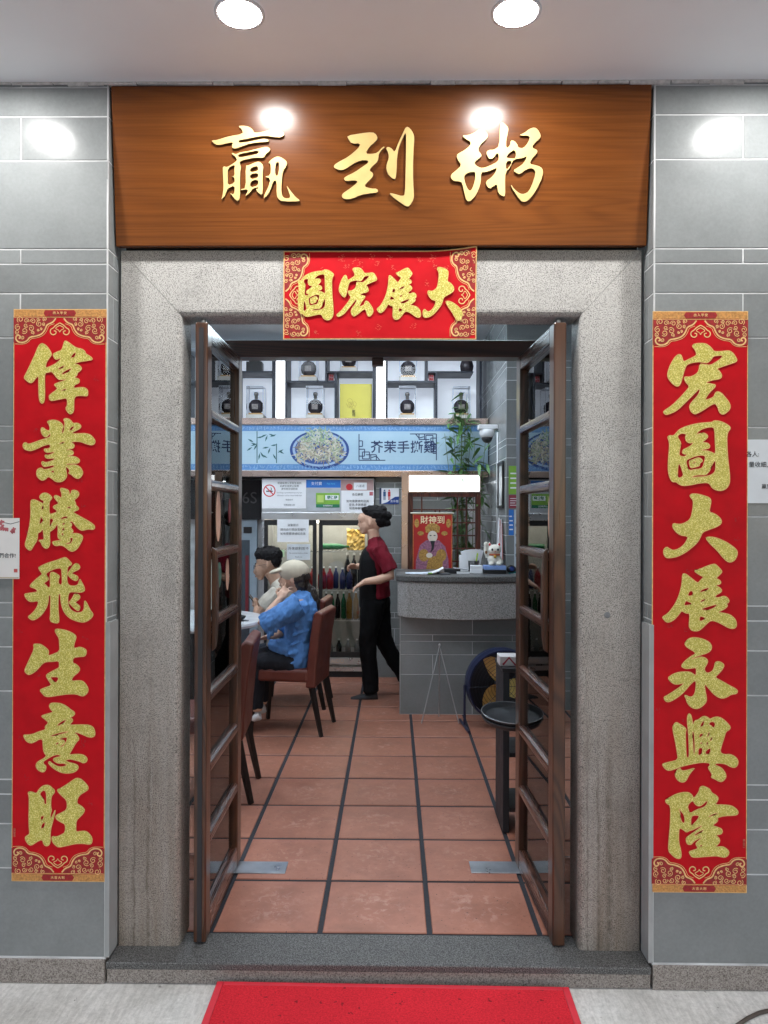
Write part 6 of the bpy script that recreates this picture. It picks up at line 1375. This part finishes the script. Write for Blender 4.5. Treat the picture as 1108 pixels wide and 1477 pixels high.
# man at the table
mn, J = person('seated man in beige shirt with black hair and glasses, looking down', 5.96, 408, 1030)
b = MB(); b.ell(J(386.5, 808), (.094, .076, .10), 16); b.ell(J(377, 820), (.054, .058, .07), 14); b.ell(J(376, 833), (.028, .032, .022), 10); b.tube([J(369.5, 818), J(367, 825), J(369.5, 828)], [.006, .013, .011], 8); b.ell(J(370.5, 831), (.010, .022, .011), 8)
for s in (-1, 1): b.ell(J(388.5, 814, s * .075), (.016, .010, .030), 10)
b.tube([J(391, 824), J(397, 834), J(403, 846)], [.058, .056, .07], 12)
b.tube([J(404, 846), J(408, 870), J(408, 905), J(408, 940)], [(.17, .08), (.16, .10), (.15, .10), (.16, .11)], 14, side=LAT)
b.tube([J(404, 852, -.18), J(389, 872, -.21), J(381, 884, -.20), J(376, 880, -.14), J(373, 876, -.07)], [.052, .046, .042, .036, .027], 12)
fingers(b, J(373, 876, -.07), J(370, 872, -.045), (-.2, .9, .6), (.4, .4, 0), (-.3, .2, 1))
b.tube([J(404, 852, .18), J(386, 880, .18), J(376, 880, .10), J(371, 877, .04)], [.052, .044, .036, .027], 12)
fingers(b, J(371, 877, .04), J(368.5, 873, .02), (-.2, -.9, .6), (.4, -.4, 0), (-.3, -.2, 1))
for s in (-.1, .1): b.tube([J(408, 942, s), J(362, 945, s), J(364, 1010, s)], [.085, .06, .045], 10)
remesh('body', b, plain('skin_man', (.42, .25, .17), .5, 0, .06, 12), mn, .0055, 3)
s_ = MB(); s_.tube([J(398, 838), J(403, 845), J(407, 853), J(409, 875), J(408, 905), J(408, 938)], [(.07, .06), (.13, .075), (.20, .095), (.192, .12), (.175, .118), (.185, .13)], 20, side=LAT)
s_.tube([J(405, 852, -.17), J(396, 861, -.205), J(387, 871, -.215)], [.072, .068, .066], 12); s_.tube([J(405, 852, .17), J(396, 863, .20), J(388, 873, .19)], [.072, .068, .066], 12)
remesh('shirt', s_, plain('beige_cloth', (.42, .38, .32), .8, 0, .1, 9, .3, bscale=30), mn, .007, 3, fold=CLOTH)
pnt = MB(); pnt.ell(J(408, 940), (.13, .18, .09), 14)
for s in (-.1, .1): pnt.tube([J(408, 942, s), J(362, 945, s), J(362, 985, s), J(364, 1012, s)], [.098, .074, .06, .054], 12)
remesh('trousers', pnt, plain('navy_trouser', (.02, .03, .05), .8, 0, .2), mn, .011, 3)
h_ = MB(); h_.ell(J(388.5, 800.5), (.108, .088, .074), 18); h_.ell(J(397, 808), (.052, .078, .062), 14); h_.ell(J(375, 799), (.045, .07, .036), 12); h_.ell(J(373, 804), (.024, .06, .022), 10)
for k in range(14): q0 = rnd.uniform(0, 6.28); h_.ell(J(386 + 15 * math.cos(q0), 795 + 5 * math.sin(q0), rnd.uniform(-.05, .05)), (.022, .018, .018), 8)
remesh('hair', h_, HAIRB, mn, .004, 1, fold=[((60, 60, 40), .005), ((150, 150, 90), .003)])
for s in (-1, 1):
    q = MB(); q.tube([J(365, 1016, s * .1), J(357, 1019, s * .1), J(346, 1022, s * .1)], [(.04, .036), (.044, .032), (.036, .018)], 12, side=LAT); remesh('shoe', q, M_BLACKM, mn, .008, 2)
gl = MB()
for s in (-1, 1):
    c0 = J(368.5, 817.5, s * .034); gl.tube([(c0.x - .004, c0.y + .022 * math.cos(R(a_)), c0.z + .017 * math.sin(R(a_))) for a_ in range(0, 361, 24)], .0016, 5)
    gl.tube([J(368.5, 816.5, s * .056), J(388, 812.5, s * .082)], .0016, 5)
gl.build('glasses', plain('glasses_wire', (.04, .04, .045), .3, .5), mn)
face(mn, J, (369.8, 817), (369.2, 831.5), (369.6, 812.5), (.30, .13, .11))
ph = MB(); q0 = J(367.5, 868); tph = thing('phone', 'dark smartphone held by the man at the table', 'phone', (mn.location.x + q0.x, 5.96 - .005, q0.z), rot=(0, R(-38), 0)); MB().box(-.004, .004, -.036, .036, -.05, .07).build('body', M_BLACK, tph, bev=.002)
cal = thing('calculator', 'small grey calculator lying on the counter among the papers', 'calculator', (at(640, 830, 5.72).x, 5.70, CT + .0005), rz=.3)
MB().box(-.035, .035, -.055, .055, 0, .012).build('body', plain('calc_grey', (.10, .10, .11), .5), cal, bev=.003); MB().box(-.028, .028, .018, .045, .0122, .013).build('screen', plain('calc_screen', (.25, .30, .22), .2), cal)
mnu = thing('menu_stack', 'stack of laminated menus standing behind the white card boxes', 'menus', (at(672, 815, YC + .2).x, YC + .22, CT + .0005))
for k in range(4): MB().box(-.05 + .004 * k, .05 + .004 * k, .006 * k, .006 * k + .003, 0, .13 - .006 * k).build('menu', (M_WHITE, plain('menu_red', (.30, .03, .03), .4), plain('menu_tan', (.45, .38, .28), .4), M_BLACKM)[k], mnu, rot=(R(-8), 0, 0))
